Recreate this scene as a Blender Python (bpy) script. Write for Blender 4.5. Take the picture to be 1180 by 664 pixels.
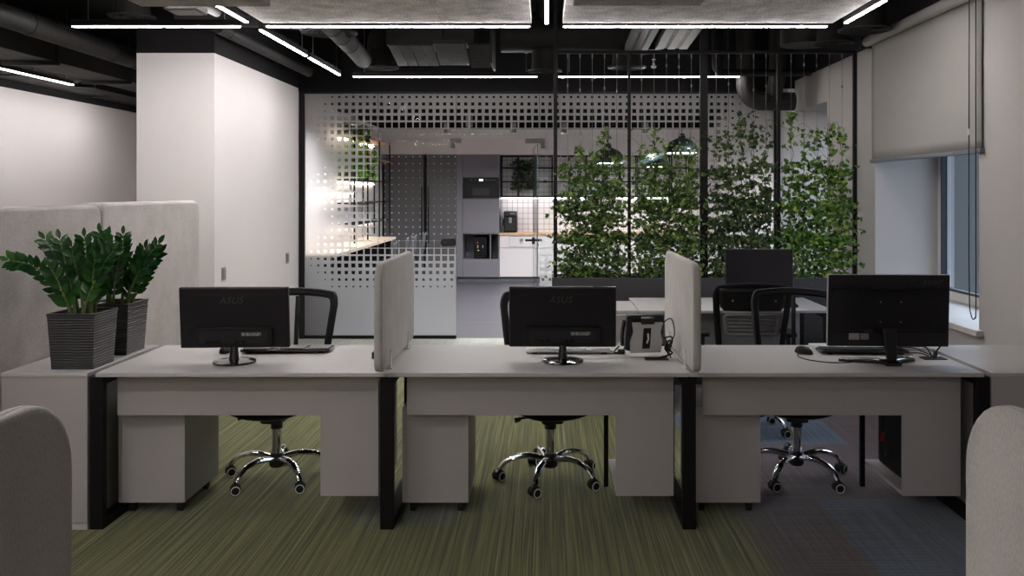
import bpy, bmesh, math, random
from mathutils import Vector, Matrix, Euler

for o in list(bpy.data.objects):
    bpy.data.objects.remove(o, do_unlink=True)
scene = bpy.context.scene
COL = scene.collection
PI = math.pi

# ------------------------------------------------------------------ camera, world, exposure
cam_d = bpy.data.cameras.new('camera')
cam = bpy.data.objects.new('camera', cam_d)
COL.objects.link(cam)
cam.location = (0, 0, 1.61)
cam.rotation_euler = (PI / 2, 0, 0)
cam_d.sensor_fit = 'HORIZONTAL'
cam_d.sensor_width = 36.0
cam_d.lens = 36.0 * 1000.0 / 1180.0
cam_d.shift_x = -40.0 / 1180.0
cam_d.shift_y = -110.0 / 1180.0
cam_d.clip_start = 0.02
scene.camera = cam

world = bpy.data.worlds.new('dusk_sky')
scene.world = world
world.use_nodes = True
_wt = world.node_tree
WB = _wt.nodes['Background']
_tc = _wt.nodes.new('ShaderNodeTexCoord')
_sx = _wt.nodes.new('ShaderNodeSeparateXYZ')
_rp = _wt.nodes.new('ShaderNodeValToRGB')
_wt.links.new(_tc.outputs['Generated'], _sx.inputs[0])
_wt.links.new(_sx.outputs[2], _rp.inputs[0])
_rp.color_ramp.elements[0].position = 0.10          # dark town below, dusk sky above
_rp.color_ramp.elements[0].color = (0.016, 0.019, 0.023, 1)
_rp.color_ramp.elements[1].position = 0.42
_rp.color_ramp.elements[1].color = (0.46, 0.55, 0.72, 1)
_wt.links.new(_rp.outputs[0], WB.inputs[0])
WB.inputs[1].default_value = 5.5

vs = scene.view_settings
vs.view_transform = 'Standard'
vs.look = 'None'
vs.gamma = 1.0
vs.use_curve_mapping = False
vs.exposure = 1.05
scene.cycles.use_denoising = True
scene.cycles.max_bounces = 10
scene.cycles.diffuse_bounces = 5
scene.cycles.glossy_bounces = 4
scene.cycles.transmission_bounces = 8
scene.cycles.transparent_max_bounces = 24
scene.cycles.sample_clamp_indirect = 6.0
scene.cycles.caustics_reflective = False
scene.cycles.caustics_refractive = False

LED = 48.0            # emission of the office line lights
LED_COL = (1.0, 0.972, 0.96)
KIT_SPOT = 78.0      # watts of each kitchen downlight
KIT_STRIP = 9.0     # emission of the strip under the kitchen shelves
PENDANT = 14.0

# ------------------------------------------------------------------ helpers
def s2l(c):
    c = c / 255.0
    return c / 12.92 if c <= 0.04045 else ((c + 0.055) / 1.055) ** 2.4

def C(r, g, b):
    return (s2l(r), s2l(g), s2l(b), 1.0)

def tag(o, label=None, cat=None, group=None, kind=None):
    if label: o['label'] = label
    if cat: o['category'] = cat
    if group: o['group'] = group
    if kind: o['kind'] = kind
    return o

def thing(name, label, cat, loc=(0, 0, 0), rz=0.0, group=None, kind=None):
    o = bpy.data.objects.new(name, None)
    o.empty_display_size = 0.1
    COL.objects.link(o)
    o.location = loc
    o.rotation_euler = (0, 0, rz)
    return tag(o, label, cat, group, kind)

def kids(o):
    return [c for c in bpy.data.objects if c.parent == o]

def copy_tree(o, parent=None):
    c = o.copy()
    COL.objects.link(c)
    if parent is not None:
        c.parent = parent
    for ch in kids(o):
        copy_tree(ch, c)
    return c

def dup(o, loc, rz, label):
    c = copy_tree(o)
    c.location = loc
    c.rotation_euler = (0, 0, rz)
    c['label'] = label
    return c

def rr(x0, x1, y0, y1, r, n=6):
    """rounded rectangle outline; r is one radius or four (x0y0, x1y0, x1y1, x0y1)"""
    if not isinstance(r, (tuple, list)):
        r = (r, r, r, r)
    pts = []
    for (cx, cy, a0, rad) in ((x0 + r[0], y0 + r[0], PI, r[0]), (x1 - r[1], y0 + r[1], 1.5 * PI, r[1]),
                              (x1 - r[2], y1 - r[2], 0, r[2]), (x0 + r[3], y1 - r[3], 0.5 * PI, r[3])):
        if rad < 1e-5:
            pts.append((cx, cy))
            continue
        for i in range(n + 1):
            a = a0 + 0.5 * PI * i / n
            pts.append((cx + rad * math.cos(a), cy + rad * math.sin(a)))
    return pts

class MB:
    def __init__(self):
        self.bm = bmesh.new()
        self.mi = 0
    def _f(self, vs):
        try:
            f = self.bm.faces.new(vs)
            f.material_index = self.mi
            return f
        except ValueError:
            return None
    def box(self, x0, x1, y0, y1, z0, z1, M=None):
        ps = [Vector(p) for p in ((x0, y0, z0), (x1, y0, z0), (x1, y1, z0), (x0, y1, z0),
                                  (x0, y0, z1), (x1, y0, z1), (x1, y1, z1), (x0, y1, z1))]
        if M is not None:
            ps = [M @ p for p in ps]
        v = [self.bm.verts.new(p) for p in ps]
        for q in ((3, 2, 1, 0), (4, 5, 6, 7), (0, 1, 5, 4), (1, 2, 6, 5), (2, 3, 7, 6), (3, 0, 4, 7)):
            self._f([v[i] for i in q])
        return self
    def cyl(self, p0, p1, r, r2=None, n=16, caps=True):
        return self.tube([p0, p1], [r, r if r2 is None else r2], n, caps)
    def tube(self, pts, r, n=10, caps=True, closed=False, flat=None):
        pts = [Vector(p) for p in pts]
        k = len(pts)
        rs = r if isinstance(r, (list, tuple)) else [r] * k
        rings = []
        nrm = None
        for i in range(k):
            if closed:
                t = pts[(i + 1) % k] - pts[i - 1]
            else:
                t = pts[min(i + 1, k - 1)] - pts[max(i - 1, 0)]
            if t.length < 1e-9:
                t = Vector((0, 0, 1))
            t.normalize()
            if nrm is None:
                ref = Vector((0, 0, 1)) if abs(t.z) < 0.9 else Vector((0, 1, 0))
                nrm = (ref - t * ref.dot(t)).normalized()
            else:
                nn = nrm - t * nrm.dot(t)
                nrm = nn.normalized() if nn.length > 1e-6 else nrm
            b = t.cross(nrm)
            ring = []
            for j in range(n):
                a = 2 * PI * j / n + PI / n
                fa, fb = flat if flat else (1, 1)
                ring.append(self.bm.verts.new(pts[i] + (nrm * math.cos(a) * fa + b * math.sin(a) * fb) * rs[i]))
            rings.append(ring)
        m = k if closed else k - 1
        for i in range(m):
            A, B = rings[i], rings[(i + 1) % k]
            for j in range(n):
                self._f([A[j], A[(j + 1) % n], B[(j + 1) % n], B[j]])
        if caps and not closed:
            self._f(list(reversed(rings[0])))
            self._f(rings[-1])
        return self
    def lathe(self, prof, n=24, M=None, closed=False):
        rings = []
        for (r, z) in prof:
            ring = []
            for j in range(n if r > 1e-6 else 1):
                a = 2 * PI * j / n
                p = Vector((r * math.cos(a), r * math.sin(a), z))
                ring.append(self.bm.verts.new(M @ p if M is not None else p))
            rings.append(ring)
        for i in range(len(rings) - (0 if closed else 1)):
            A, B = rings[i], rings[(i + 1) % len(rings)]
            for j in range(n):
                if len(A) == 1 and len(B) == 1:
                    continue
                if len(A) == 1:
                    self._f([A[0], B[(j + 1) % n], B[j]])
                elif len(B) == 1:
                    self._f([A[j], A[(j + 1) % n], B[0]])
                else:
                    self._f([A[j], A[(j + 1) % n], B[(j + 1) % n], B[j]])
        return self
    def prism(self, pts, a, b, axis='z', M=None):
        def P(u, v, w):
            p = Vector((w, u, v)) if axis == 'x' else Vector((u, w, v)) if axis == 'y' else Vector((u, v, w))
            return M @ p if M is not None else p
        A = [self.bm.verts.new(P(u, v, a)) for (u, v) in pts]
        B = [self.bm.verts.new(P(u, v, b)) for (u, v) in pts]
        self._f(list(reversed(A)))
        self._f(B)
        k = len(pts)
        for i in range(k):
            self._f([A[i], A[(i + 1) % k], B[(i + 1) % k], B[i]])
        return self
    def ring_prism(self, outer, inner, a, b, axis='z'):
        """frame between two outlines with the same number of points"""
        def P(u, v, w):
            return Vector((w, u, v)) if axis == 'x' else Vector((u, w, v)) if axis == 'y' else Vector((u, v, w))
        k = len(outer)
        R = [[self.bm.verts.new(P(u, v, w)) for (u, v) in L] for (L, w) in ((outer, a), (inner, a), (outer, b), (inner, b))]
        for i in range(k):
            j = (i + 1) % k
            self._f([R[0][j], R[0][i], R[1][i], R[1][j]])
            self._f([R[2][i], R[2][j], R[3][j], R[3][i]])
            self._f([R[0][i], R[0][j], R[2][j], R[2][i]])
            self._f([R[1][j], R[1][i], R[3][i], R[3][j]])
        return self
    def grid(self, fn, nu, nv):
        V = [[self.bm.verts.new(fn(i / nu, j / nv)) for j in range(nv + 1)] for i in range(nu + 1)]
        for i in range(nu):
            for j in range(nv):
                self._f([V[i][j], V[i + 1][j], V[i + 1][j + 1], V[i][j + 1]])
        return self
    def build(self, name, mat, parent=None, bevel=0.0, segs=2, ang=35, flat=False, M=None, solid=0.0, sub=0):
        bmesh.ops.recalc_face_normals(self.bm, faces=self.bm.faces)
        me = bpy.data.meshes.new(name)
        self.bm.to_mesh(me)
        self.bm.free()
        if M is not None:
            me.transform(M)
        for m in (mat if isinstance(mat, (list, tuple)) else [mat]):
            me.materials.append(m)
        if not flat:
            me.polygons.foreach_set('use_smooth', [True] * len(me.polygons))
            if sub == 0:
                me.set_sharp_from_angle(angle=math.radians(ang))
        o = bpy.data.objects.new(name, me)
        COL.objects.link(o)
        if parent is not None:
            o.parent = parent
        if solid:
            m = o.modifiers.new('thickness', 'SOLIDIFY'); m.thickness = solid; m.offset = 0
        if bevel:
            m = o.modifiers.new('bevel', 'BEVEL'); m.width = bevel; m.segments = segs
            m.limit_method = 'ANGLE'; m.angle_limit = math.radians(40)
            m.harden_normals = False
        if sub:
            m = o.modifiers.new('subdivision', 'SUBSURF'); m.levels = sub; m.render_levels = sub
        return o

def smooth_path(pts, n=8):
    """Catmull-Rom through the points"""
    P = [Vector(p) for p in pts]
    P = [P[0] * 2 - P[1]] + P + [P[-1] * 2 - P[-2]]
    out = []
    for i in range(1, len(P) - 2):
        for k in range(n):
            t = k / n
            a, b, c, d = P[i - 1], P[i], P[i + 1], P[i + 2]
            out.append(0.5 * ((2 * b) + (c - a) * t + (2 * a - 5 * b + 4 * c - d) * t * t + (3 * b - a - 3 * c + d) * t ** 3))
    out.append(P[-2])
    return out

def cable(name, pts, r, mat, parent=None, n=6):
    return MB().tube(smooth_path(pts, 7), r, n).build(name, mat, parent)

def lettering(name, body, size, mat, parent, loc, rot, shear=0.0, extrude=0.0006, spacing=1.0, align='CENTER'):
    cu = bpy.data.curves.new(name, 'FONT')
    cu.body = body; cu.size = size; cu.shear = shear; cu.extrude = extrude
    cu.space_character = spacing; cu.align_x = align; cu.align_y = 'CENTER'
    t = bpy.data.objects.new(name, cu)
    COL.objects.link(t)
    bpy.context.view_layer.update()
    me = bpy.data.meshes.new_from_object(t.evaluated_get(bpy.context.evaluated_depsgraph_get()))
    bpy.data.objects.remove(t, do_unlink=True)
    bpy.data.curves.remove(cu)
    me.materials.clear(); me.materials.append(mat)
    o = bpy.data.objects.new(name, me)
    COL.objects.link(o)
    o.parent = parent; o.location = loc; o.rotation_euler = rot
    return o

# ------------------------------------------------------------------ materials
class NT:
    def __init__(self, m):
        self.t = m.node_tree; self.N = self.t.nodes; self.L = self.t.links
        self.bsdf = self.N.get('Principled BSDF'); self.out = self.N.get('Material Output')
    def n(self, kind, **kw):
        x = self.N.new(kind)
        for k, v in kw.items():
            setattr(x, k, v)
        return x
    def link(self, a, b):
        self.L.new(a, b)
    def val(self, sock, v):
        if hasattr(v, 'is_output') or isinstance(v, bpy.types.NodeSocket):
            self.L.new(v, sock)
        else:
            sock.default_value = v
    def math(self, op, a, b=0.0, c=None, clamp=False):
        x = self.n('ShaderNodeMath', operation=op); x.use_clamp = clamp
        self.val(x.inputs[0], a); self.val(x.inputs[1], b)
        if c is not None: self.val(x.inputs[2], c)
        return x.outputs[0]
    def mix(self, f, a, b):
        x = self.n('ShaderNodeMix', data_type='RGBA')
        self.val(x.inputs[0], f); self.val(x.inputs[6], a); self.val(x.inputs[7], b)
        return x.outputs[2]
    def pos(self):
        g = self.n('ShaderNodeNewGeometry'); s = self.n('ShaderNodeSeparateXYZ')
        self.link(g.outputs['Position'], s.inputs[0])
        return s.outputs[0], s.outputs[1], s.outputs[2], g
    def noise(self, scale, vec=None, detail=3.0, rough=0.5, coord='Object'):
        x = self.n('ShaderNodeTexNoise')
        x.inputs['Scale'].default_value = 1.0 if isinstance(scale, tuple) else scale
        x.inputs['Detail'].default_value = detail; x.inputs['Roughness'].default_value = rough
        if vec is None:
            vec = self.n('ShaderNodeTexCoord').outputs[coord]
        if isinstance(scale, tuple):
            mp = self.n('ShaderNodeMapping'); mp.inputs['Scale'].default_value = scale
            self.link(vec, mp.inputs[0]); vec = mp.outputs[0]
        self.link(vec, x.inputs['Vector'])
        return x.outputs[0]
    def ramp(self, f, stops, interp='LINEAR'):
        x = self.n('ShaderNodeValToRGB'); self.link(f, x.inputs[0])
        x.color_ramp.interpolation = interp
        e = x.color_ramp.elements
        while len(e) < len(stops): e.new(0.5)
        for i, (p, c) in enumerate(stops):
            e[i].position = p; e[i].color = c
        return x.outputs[0]
    def bump(self, h, strength, dist=0.01):
        b = self.n('ShaderNodeBump'); b.inputs['Strength'].default_value = strength; b.inputs['Distance'].default_value = dist
        self.link(h, b.inputs['Height']); self.link(b.outputs[0], self.bsdf.inputs['Normal'])

def mat(name, col, rough=0.5, metal=0.0, spec=0.5, coat=0.0, var=0.0, vscale=30.0, bump=0.0, bscale=200.0):
    m = bpy.data.materials.new(name); m.use_nodes = True
    t = NT(m); b = t.bsdf
    b.inputs['Base Color'].default_value = col
    b.inputs['Roughness'].default_value = rough
    b.inputs['Metallic'].default_value = metal
    b.inputs['Specular IOR Level'].default_value = spec
    b.inputs['Coat Weight'].default_value = coat
    if var:
        f = t.noise(vscale, detail=4)
        lo = tuple(c * (1 - var) for c in col[:3]) + (1,)
        hi = tuple(min(1, c * (1 + var)) for c in col[:3]) + (1,)
        t.link(t.ramp(f, [(0.3, lo), (0.7, hi)]), b.inputs['Base Color'])
    if bump:
        t.bump(t.noise(bscale, detail=2), bump, 0.004)
    return m

def emit(name, col, strength):
    m = bpy.data.materials.new(name); m.use_nodes = True
    b = m.node_tree.nodes['Principled BSDF']
    b.inputs['Base Color'].default_value = (0.8, 0.8, 0.8, 1)
    b.inputs['Emission Color'].default_value = (*col[:3], 1)
    b.inputs['Emission Strength'].default_value = strength
    return m

M = {}
M['black_metal'] = mat('black_powder_coat', C(22, 20, 21), 0.6, spec=0.2)
M['fitting'] = mat('dark_grey_fitting', C(66, 63, 62), 0.5, spec=0.3)
M['duct_black'] = mat('black_painted_duct', C(36, 34, 33), 0.6, spec=0.3, var=0.25, vscale=6, bump=0.15, bscale=40)
M['insulation'] = mat('dark_pipe_insulation', C(44, 42, 41), 0.85, var=0.2, vscale=20, bump=0.5, bscale=60)
M['ceil_black'] = mat('black_ceiling_paint', C(17, 16, 17), 0.95, spec=0.2)
M['grey_metal'] = mat('galvanised_tray', C(104, 101, 99), 0.5, 0.3)
M['chrome'] = mat('chrome', C(225, 225, 228), 0.08, 1.0)
M['wire'] = mat('trellis_wire', C(120, 117, 114), 0.5, 0.2)
M['steel'] = mat('brushed_steel', C(160, 158, 156), 0.3, 1.0)
M['laminate'] = mat('light_grey_laminate', C(196, 191, 189), 0.42, var=0.03, vscale=4)
M['laminate_panel'] = mat('warm_grey_laminate', C(180, 173, 171), 0.5, var=0.03, vscale=4)
M['plastic'] = mat('matt_black_plastic', C(24, 22, 24), 0.45)
M['plastic_gloss'] = mat('glossy_black_plastic', C(16, 15, 17), 0.12, coat=0.4)
M['plastic_soft'] = mat('textured_black_plastic', C(22, 20, 22), 0.6, spec=0.3, bump=0.2, bscale=600)
M['grey_plastic'] = mat('grey_plastic', C(140, 138, 138), 0.45)
M['stand_grey'] = mat('light_grey_phone_stand', C(186, 184, 182), 0.5)
M['white_plastic'] = mat('white_plastic', C(225, 224, 222), 0.4)
M['logo_grey'] = mat('dark_grey_print', C(62, 58, 60), 0.35)
M['sticker'] = mat('pale_label_paper', C(200, 196, 190), 0.6)
M['sticker_dark'] = mat('printed_ink', C(60, 57, 56), 0.6)
M['red'] = mat('red_plastic', C(190, 40, 36), 0.4)
M['rubber'] = mat('black_rubber', C(20, 19, 20), 0.7)
M['seat_fabric'] = mat('black_seat_fabric', C(26, 25, 27), 0.9, bump=0.3, bscale=500)
M['screen'] = mat('switched_off_screen', C(30, 27, 32), 0.25)
M['soil'] = mat('potting_soil', C(40, 32, 26), 0.95, var=0.4, vscale=60, bump=0.8, bscale=90)
M['cable'] = mat('black_cable', C(18, 17, 18), 0.5)
M['cable_white'] = mat('white_cable', C(215, 213, 210), 0.45)
M['sill'] = mat('pale_stone_sill', C(196, 188, 180), 0.4, var=0.08, vscale=9)
M['planter_dark'] = mat('anthracite_planter', C(58, 56, 58), 0.6)
M['kitchen_grey'] = mat('grey_kitchen_front', C(112, 110, 117), 0.5)
M['kitchen_dark'] = mat('dark_kitchen_front', C(90, 87, 90), 0.45)
M['kitchen_white'] = mat('white_kitchen_front', C(204, 199, 200), 0.45)
M['appliance'] = mat('black_appliance_front', C(16, 15, 17), 0.35, spec=0.25)
M['kick'] = mat('dark_grey_plinth', C(88, 88, 94), 0.5)
M['oak'] = mat('light_oak_worktop', C(196, 160, 128), 0.5, var=0.12, vscale=12)
M['oak_warm'] = mat('warm_wood_counter', C(206, 184, 166), 0.45, var=0.12, vscale=10)
M['green_enamel'] = mat('dark_green_enamel', C(36, 52, 50), 0.35)
M['stool'] = mat('grey_stool_shell', C(62, 62, 68), 0.6)
M['blind'] = mat('grey_blind_fabric', C(156, 152, 148), 0.9, bump=0.2, bscale=900)
M['blind_bar'] = mat('blue_grey_blind_rail', C(110, 114, 122), 0.5)
M['frame_white'] = mat('white_window_frame', C(208, 206, 204), 0.5)
M['frame_dark'] = mat('dark_window_gasket', C(52, 56, 62), 0.5)
M['skin_lamp'] = emit('line_light_diffuser', LED_COL, LED)
M['strip'] = emit('worktop_led_strip', (1.0, 0.99, 1.0), KIT_STRIP)
M['bulb'] = emit('pendant_light_disc', (1.0, 0.97, 0.93), PENDANT)
M['spot_face'] = emit('downlight_lens', (1.0, 0.97, 0.95), 12.0)
M['warm_strip'] = emit('warm_shelf_led', (1.0, 0.86, 0.74), 5.0)
M['display'] = emit('oven_display', (0.8, 0.9, 1.0), 2.5)

# white wall paint that turns black above a height
def wall_mat(name, zsplit, col=C(240, 233, 232)):
    m = bpy.data.materials.new(name); m.use_nodes = True
    t = NT(m)
    x, y, z, g = t.pos()
    f = t.math('GREATER_THAN', z, zsplit)
    n = t.noise(1.2, g.outputs['Position'], 2)
    w = t.ramp(n, [(0.3, tuple(c * 0.97 for c in col[:3]) + (1,)), (0.7, col)])
    t.link(t.mix(f, w, C(30, 28, 32)), t.bsdf.inputs['Base Color'])
    t.bsdf.inputs['Roughness'].default_value = 0.75
    t.bsdf.inputs['Specular IOR Level'].default_value = 0.25
    fine = t.noise(140.0, g.outputs['Position'], 2)
    t.bump(fine, 0.06, 0.003)
    return m
M['wall'] = wall_mat('two_tone_wall_paint', 2.757)
M['wall_right'] = wall_mat('two_tone_wall_paint_right_dimmed', 2.842, C(184, 179, 176))  # wall paint darkened: the right wall's dim light is put into its colour

def fabric(name, c0, c1, scale=(220, 220, 110), bs=0.35):
    m = bpy.data.materials.new(name); m.use_nodes = True
    t = NT(m)
    a = t.noise(scale, detail=3)
    b = t.noise(7.0, detail=4)
    f = t.math('ADD', t.math('MULTIPLY', a, 0.6), t.math('MULTIPLY', b, 0.4))
    t.link(t.ramp(f, [(0.35, c0), (0.65, c1)]), t.bsdf.inputs['Base Color'])
    t.bsdf.inputs['Roughness'].default_value = 0.95
    t.bsdf.inputs['Specular IOR Level'].default_value = 0.15
    t.bsdf.inputs['Sheen Weight'].default_value = 0.25
    t.bump(a, bs, 0.003)
    return m
M['fabric'] = fabric('grey_upholstery', C(170, 162, 159), C(203, 195, 192))
M['fabric_divider'] = fabric('light_grey_divider_fabric', C(168, 162, 158), C(196, 190, 185), (320, 320, 140))
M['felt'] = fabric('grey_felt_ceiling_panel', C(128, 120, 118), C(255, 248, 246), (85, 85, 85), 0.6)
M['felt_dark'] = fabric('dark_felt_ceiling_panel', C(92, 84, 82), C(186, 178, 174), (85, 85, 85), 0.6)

def carpet():
    m = bpy.data.materials.new('striped_carpet_tiles'); m.use_nodes = True
    t = NT(m)
    x, y, z, g = t.pos()
    P = g.outputs['Position']
    s1 = t.noise((150, 1.1, 1), P, 2, 0.65)
    s2 = t.noise((58, 0.5, 1), P, 2, 0.5)
    s3 = t.noise((1.1, 140, 1), P, 2, 0.6)
    f = t.math('ADD', t.math('MULTIPLY', s1, 0.62), t.math('MULTIPLY', s2, 0.38))
    green = t.ramp(f, [(0.30, C(44, 42, 41)), (0.43, C(80, 80, 53)), (0.54, C(114, 115, 68)), (0.68, C(156, 154, 110))])
    f2 = t.math('ADD', t.math('MULTIPLY', s3, 0.5), t.math('MULTIPLY', s1, 0.5))
    purple = t.ramp(f2, [(0.35, C(60, 52, 58)), (0.5, C(92, 82, 90)), (0.66, C(122, 111, 114))])
    blue = t.ramp(f2, [(0.35, C(58, 68, 86)), (0.5, C(86, 100, 122)), (0.66, C(118, 130, 148))])
    # where the tiles change: warm grey beyond the green field, blue squares in it
    def band(v, a, b):
        return t.math('MULTIPLY', t.math('GREATER_THAN', v, a), t.math('LESS_THAN', v, b))
    edge = t.math('ADD', x, t.math('MULTIPLY', t.math('SUBTRACT', s3, 0.5), 0.9))
    fp = t.math('MULTIPLY', t.math('GREATER_THAN', edge, 0.98), t.math('LESS_THAN', y, 9.0))
    fb = t.math('MULTIPLY', band(x, 1.41, 2.41), band(y, 3.1, 4.56))
    fb2 = t.math('MULTIPLY', band(x, 0.9, 1.93), band(y, 5.55, 6.3))
    fb3 = t.math('MULTIPLY', band(x, -0.95, -0.45), band(y, 4.2, 4.75))
    fb = t.math('MAXIMUM', fb, t.math('MAXIMUM', fb2, t.math('MULTIPLY', fb3, 0.3)))
    col = t.mix(fb, t.mix(fp, green, purple), blue)
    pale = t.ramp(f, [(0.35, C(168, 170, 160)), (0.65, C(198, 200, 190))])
    col = t.mix(t.math('GREATER_THAN', y, 8.7), col, pale)  # paler by the glass: grazing sheen and stronger light painted into the colour
    t.link(col, t.bsdf.inputs['Base Color'])
    t.bsdf.inputs['Roughness'].default_value = 0.95
    t.bsdf.inputs['Specular IOR Level'].default_value = 0.2
    t.bsdf.inputs['Sheen Weight'].default_value = 0.35
    t.bsdf.inputs['Sheen Roughness'].default_value = 0.4
    t.bsdf.inputs['Sheen Tint'].default_value = (0.95, 0.94, 0.86, 1)
    t.bump(t.noise(420.0, P, 2), 0.5, 0.004)
    return m
M['carpet'] = carpet()

def vinyl():
    m = bpy.data.materials.new('grey_vinyl_floor'); m.use_nodes = True
    t = NT(m)
    x, y, z, g = t.pos()
    f = t.noise((0.8, 14, 1), g.outputs['Position'], 4)
    t.link(t.ramp(f, [(0.3, C(64, 62, 68)), (0.7, C(86, 83, 90))]), t.bsdf.inputs['Base Color'])
    t.bsdf.inputs['Roughness'].default_value = 0.42
    return m
M['vinyl'] = vinyl()

def tiles():
    m = bpy.data.materials.new('white_square_wall_tiles'); m.use_nodes = True
    t = NT(m)
    x, y, z, g = t.pos()
    p = 0.098
    def line(v):
        return t.math('LESS_THAN', t.math('ABSOLUTE', t.math('SUBTRACT', t.math('FRACT', t.math('DIVIDE', v, p)), 0.5)), 0.035)
    f = t.math('MAXIMUM', line(x), line(z))
    t.link(t.mix(f, C(214, 209, 210), C(110, 106, 108)), t.bsdf.inputs['Base Color'])
    t.bsdf.inputs['Roughness'].default_value = 0.3
    return m
M['tiles'] = tiles()

def clear_glass(name, tint=(0.96, 0.985, 0.975), refl=0.07):
    m = bpy.data.materials.new(name); m.use_nodes = True
    t = NT(m); t.N.remove(t.bsdf)
    tr = t.n('ShaderNodeBsdfTransparent'); tr.inputs[0].default_value = (*tint, 1)
    gl = t.n('ShaderNodeBsdfGlossy'); gl.inputs['Roughness'].default_value = 0.02
    lw = t.n('ShaderNodeFresnel'); lw.inputs[0].default_value = 1.45
    mx = t.n('ShaderNodeMixShader')
    bf = t.n('ShaderNodeNewGeometry')
    front = t.math('SUBTRACT', 1.0, bf.outputs['Backfacing'])
    t.link(t.math('MULTIPLY', front, t.math('MULTIPLY', lw.outputs[0], refl / 0.04 * 0.5, clamp=True)), mx.inputs[0])
    t.link(tr.outputs[0], mx.inputs[1]); t.link(gl.outputs[0], mx.inputs[2])
    t.link(mx.outputs[0], t.out.inputs[0])
    return m
M['glass'] = clear_glass('clear_glass')
M['glass_edge'] = mat('green_glass_edge', C(96, 140, 130), 0.2)
M['glass_dusk'] = clear_glass('window_glass', (0.72, 0.74, 0.74), 0.06)

def frost():
    """frosted film with square cut-outs that grow towards the middle of the partition"""
    m = bpy.data.materials.new('frosted_film_with_square_holes'); m.use_nodes = True
    t = NT(m); t.N.remove(t.bsdf)
    x, y, z, g = t.pos()
    p = 0.0775
    def cell(v, off):
        return t.math('ABSOLUTE', t.math('SUBTRACT', t.math('FRACT', t.math('DIVIDE', t.math('ADD', v, off), p)), 0.5))
    def centre(v, off):
        return t.math('SUBTRACT', t.math('MULTIPLY', t.math('ADD', t.math('FLOOR', t.math('DIVIDE', t.math('ADD', v, off), p)), 0.5), p), off)
    u, v = cell(x, 10.0), cell(z, 10.006)
    cx, cz = centre(x, 10.0), centre(z, 10.006)
    k = 0.65
    wob = t.math('MULTIPLY', t.math('SINE', t.math('MULTIPLY', cz, 8.6)), 0.13)
    top = t.math('DIVIDE', t.math('SUBTRACT', 2.87, cz), k)
    left = t.math('DIVIDE', t.math('ADD', t.math('ADD', cx, 2.64), wob), k * 1.1)
    right = t.math('DIVIDE', t.math('SUBTRACT', 2.25, cx), k)
    bot = t.math('DIVIDE', t.math('SUBTRACT', cz, 0.42), k)
    F = t.math('MINIMUM', t.math('MINIMUM', top, left), t.math('MINIMUM', right, bot))
    inside = t.math('MULTIPLY', t.math('LESS_THAN', cz, 2.67), t.math('GREATER_THAN', F, 0.13))
    s = t.math('MULTIPLY', t.math('MULTIPLY', F, inside), 0.5)
    mx_ = t.math('MAXIMUM', u, v)
    mn_ = t.math('MINIMUM', u, v)
    outside_hole = t.math('GREATER_THAN', mx_, s)                 # F < 1: frost around the hole
    crumb = t.math('GREATER_THAN', mn_, t.math('ADD', 0.39, t.math('MULTIPLY', t.math('SUBTRACT', F, 1.0), 0.085)))                      # F > 1: only crossings stay frosted
    big = t.math('GREATER_THAN', F, 0.985)
    fr = t.math('ADD', t.math('MULTIPLY', outside_hole, t.math('SUBTRACT', 1.0, big)), t.math('MULTIPLY', crumb, big))
    # clear part
    tr = t.n('ShaderNodeBsdfTransparent'); tr.inputs[0].default_value = (0.97, 0.985, 0.98, 1)
    gl = t.n('ShaderNodeBsdfGlossy'); gl.inputs['Roughness'].default_value = 0.02
    cm = t.n('ShaderNodeMixShader'); cm.inputs[0].default_value = 0.008
    t.link(tr.outputs[0], cm.inputs[1]); t.link(gl.outputs[0], cm.inputs[2])
    # frosted part
    rf = t.n('ShaderNodeBsdfRefraction'); rf.inputs['IOR'].default_value = 1.18; rf.inputs['Roughness'].default_value = 0.55
    rf.inputs[0].default_value = (0.92, 0.92, 0.93, 1)
    tl = t.n('ShaderNodeBsdfTranslucent'); tl.inputs[0].default_value = (0.52, 0.515, 0.53, 1)
    df = t.n('ShaderNodeBsdfDiffuse'); df.inputs[0].default_value = (0.5, 0.48, 0.47, 1)
    a = t.n('ShaderNodeMixShader'); a.inputs[0].default_value = 0.44
    t.link(rf.outputs[0], a.inputs[1]); t.link(tl.outputs[0], a.inputs[2])
    b = t.n('ShaderNodeMixShader'); b.inputs[0].default_value = 0.22
    t.link(a.outputs[0], b.inputs[1]); t.link(df.outputs[0], b.inputs[2])
    fm = t.n('ShaderNodeMixShader')
    t.link(fr, fm.inputs[0]); t.link(cm.outputs[0], fm.inputs[1]); t.link(b.outputs[0], fm.inputs[2])
    t.link(fm.outputs[0], t.out.inputs[0])
    return m
M['frost'] = frost()

def mesh_fabric():
    m = bpy.data.materials.new('black_chair_mesh'); m.use_nodes = True
    t = NT(m)
    tc = t.n('ShaderNodeTexCoord')
    w = t.n('ShaderNodeTexWave'); w.bands_direction = 'DIAGONAL'
    w.inputs['Scale'].default_value = 42.0; w.inputs['Distortion'].default_value = 1.2
    t.link(tc.outputs['Object'], w.inputs['Vector'])
    t.bsdf.inputs['Base Color'].default_value = C(30, 29, 30)
    t.bsdf.inputs['Roughness'].default_value = 0.7
    tr = t.n('ShaderNodeBsdfTransparent')
    mx = t.n('ShaderNodeMixShader')
    t.link(t.math('MULTIPLY_ADD', w.outputs[1], 0.45, 0.10), mx.inputs[0])
    t.link(tr.outputs[0], mx.inputs[1]); t.link(t.bsdf.outputs[0], mx.inputs[2])
    t.link(mx.outputs[0], t.out.inputs[0])
    return m
M['mesh'] = mesh_fabric()

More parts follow.
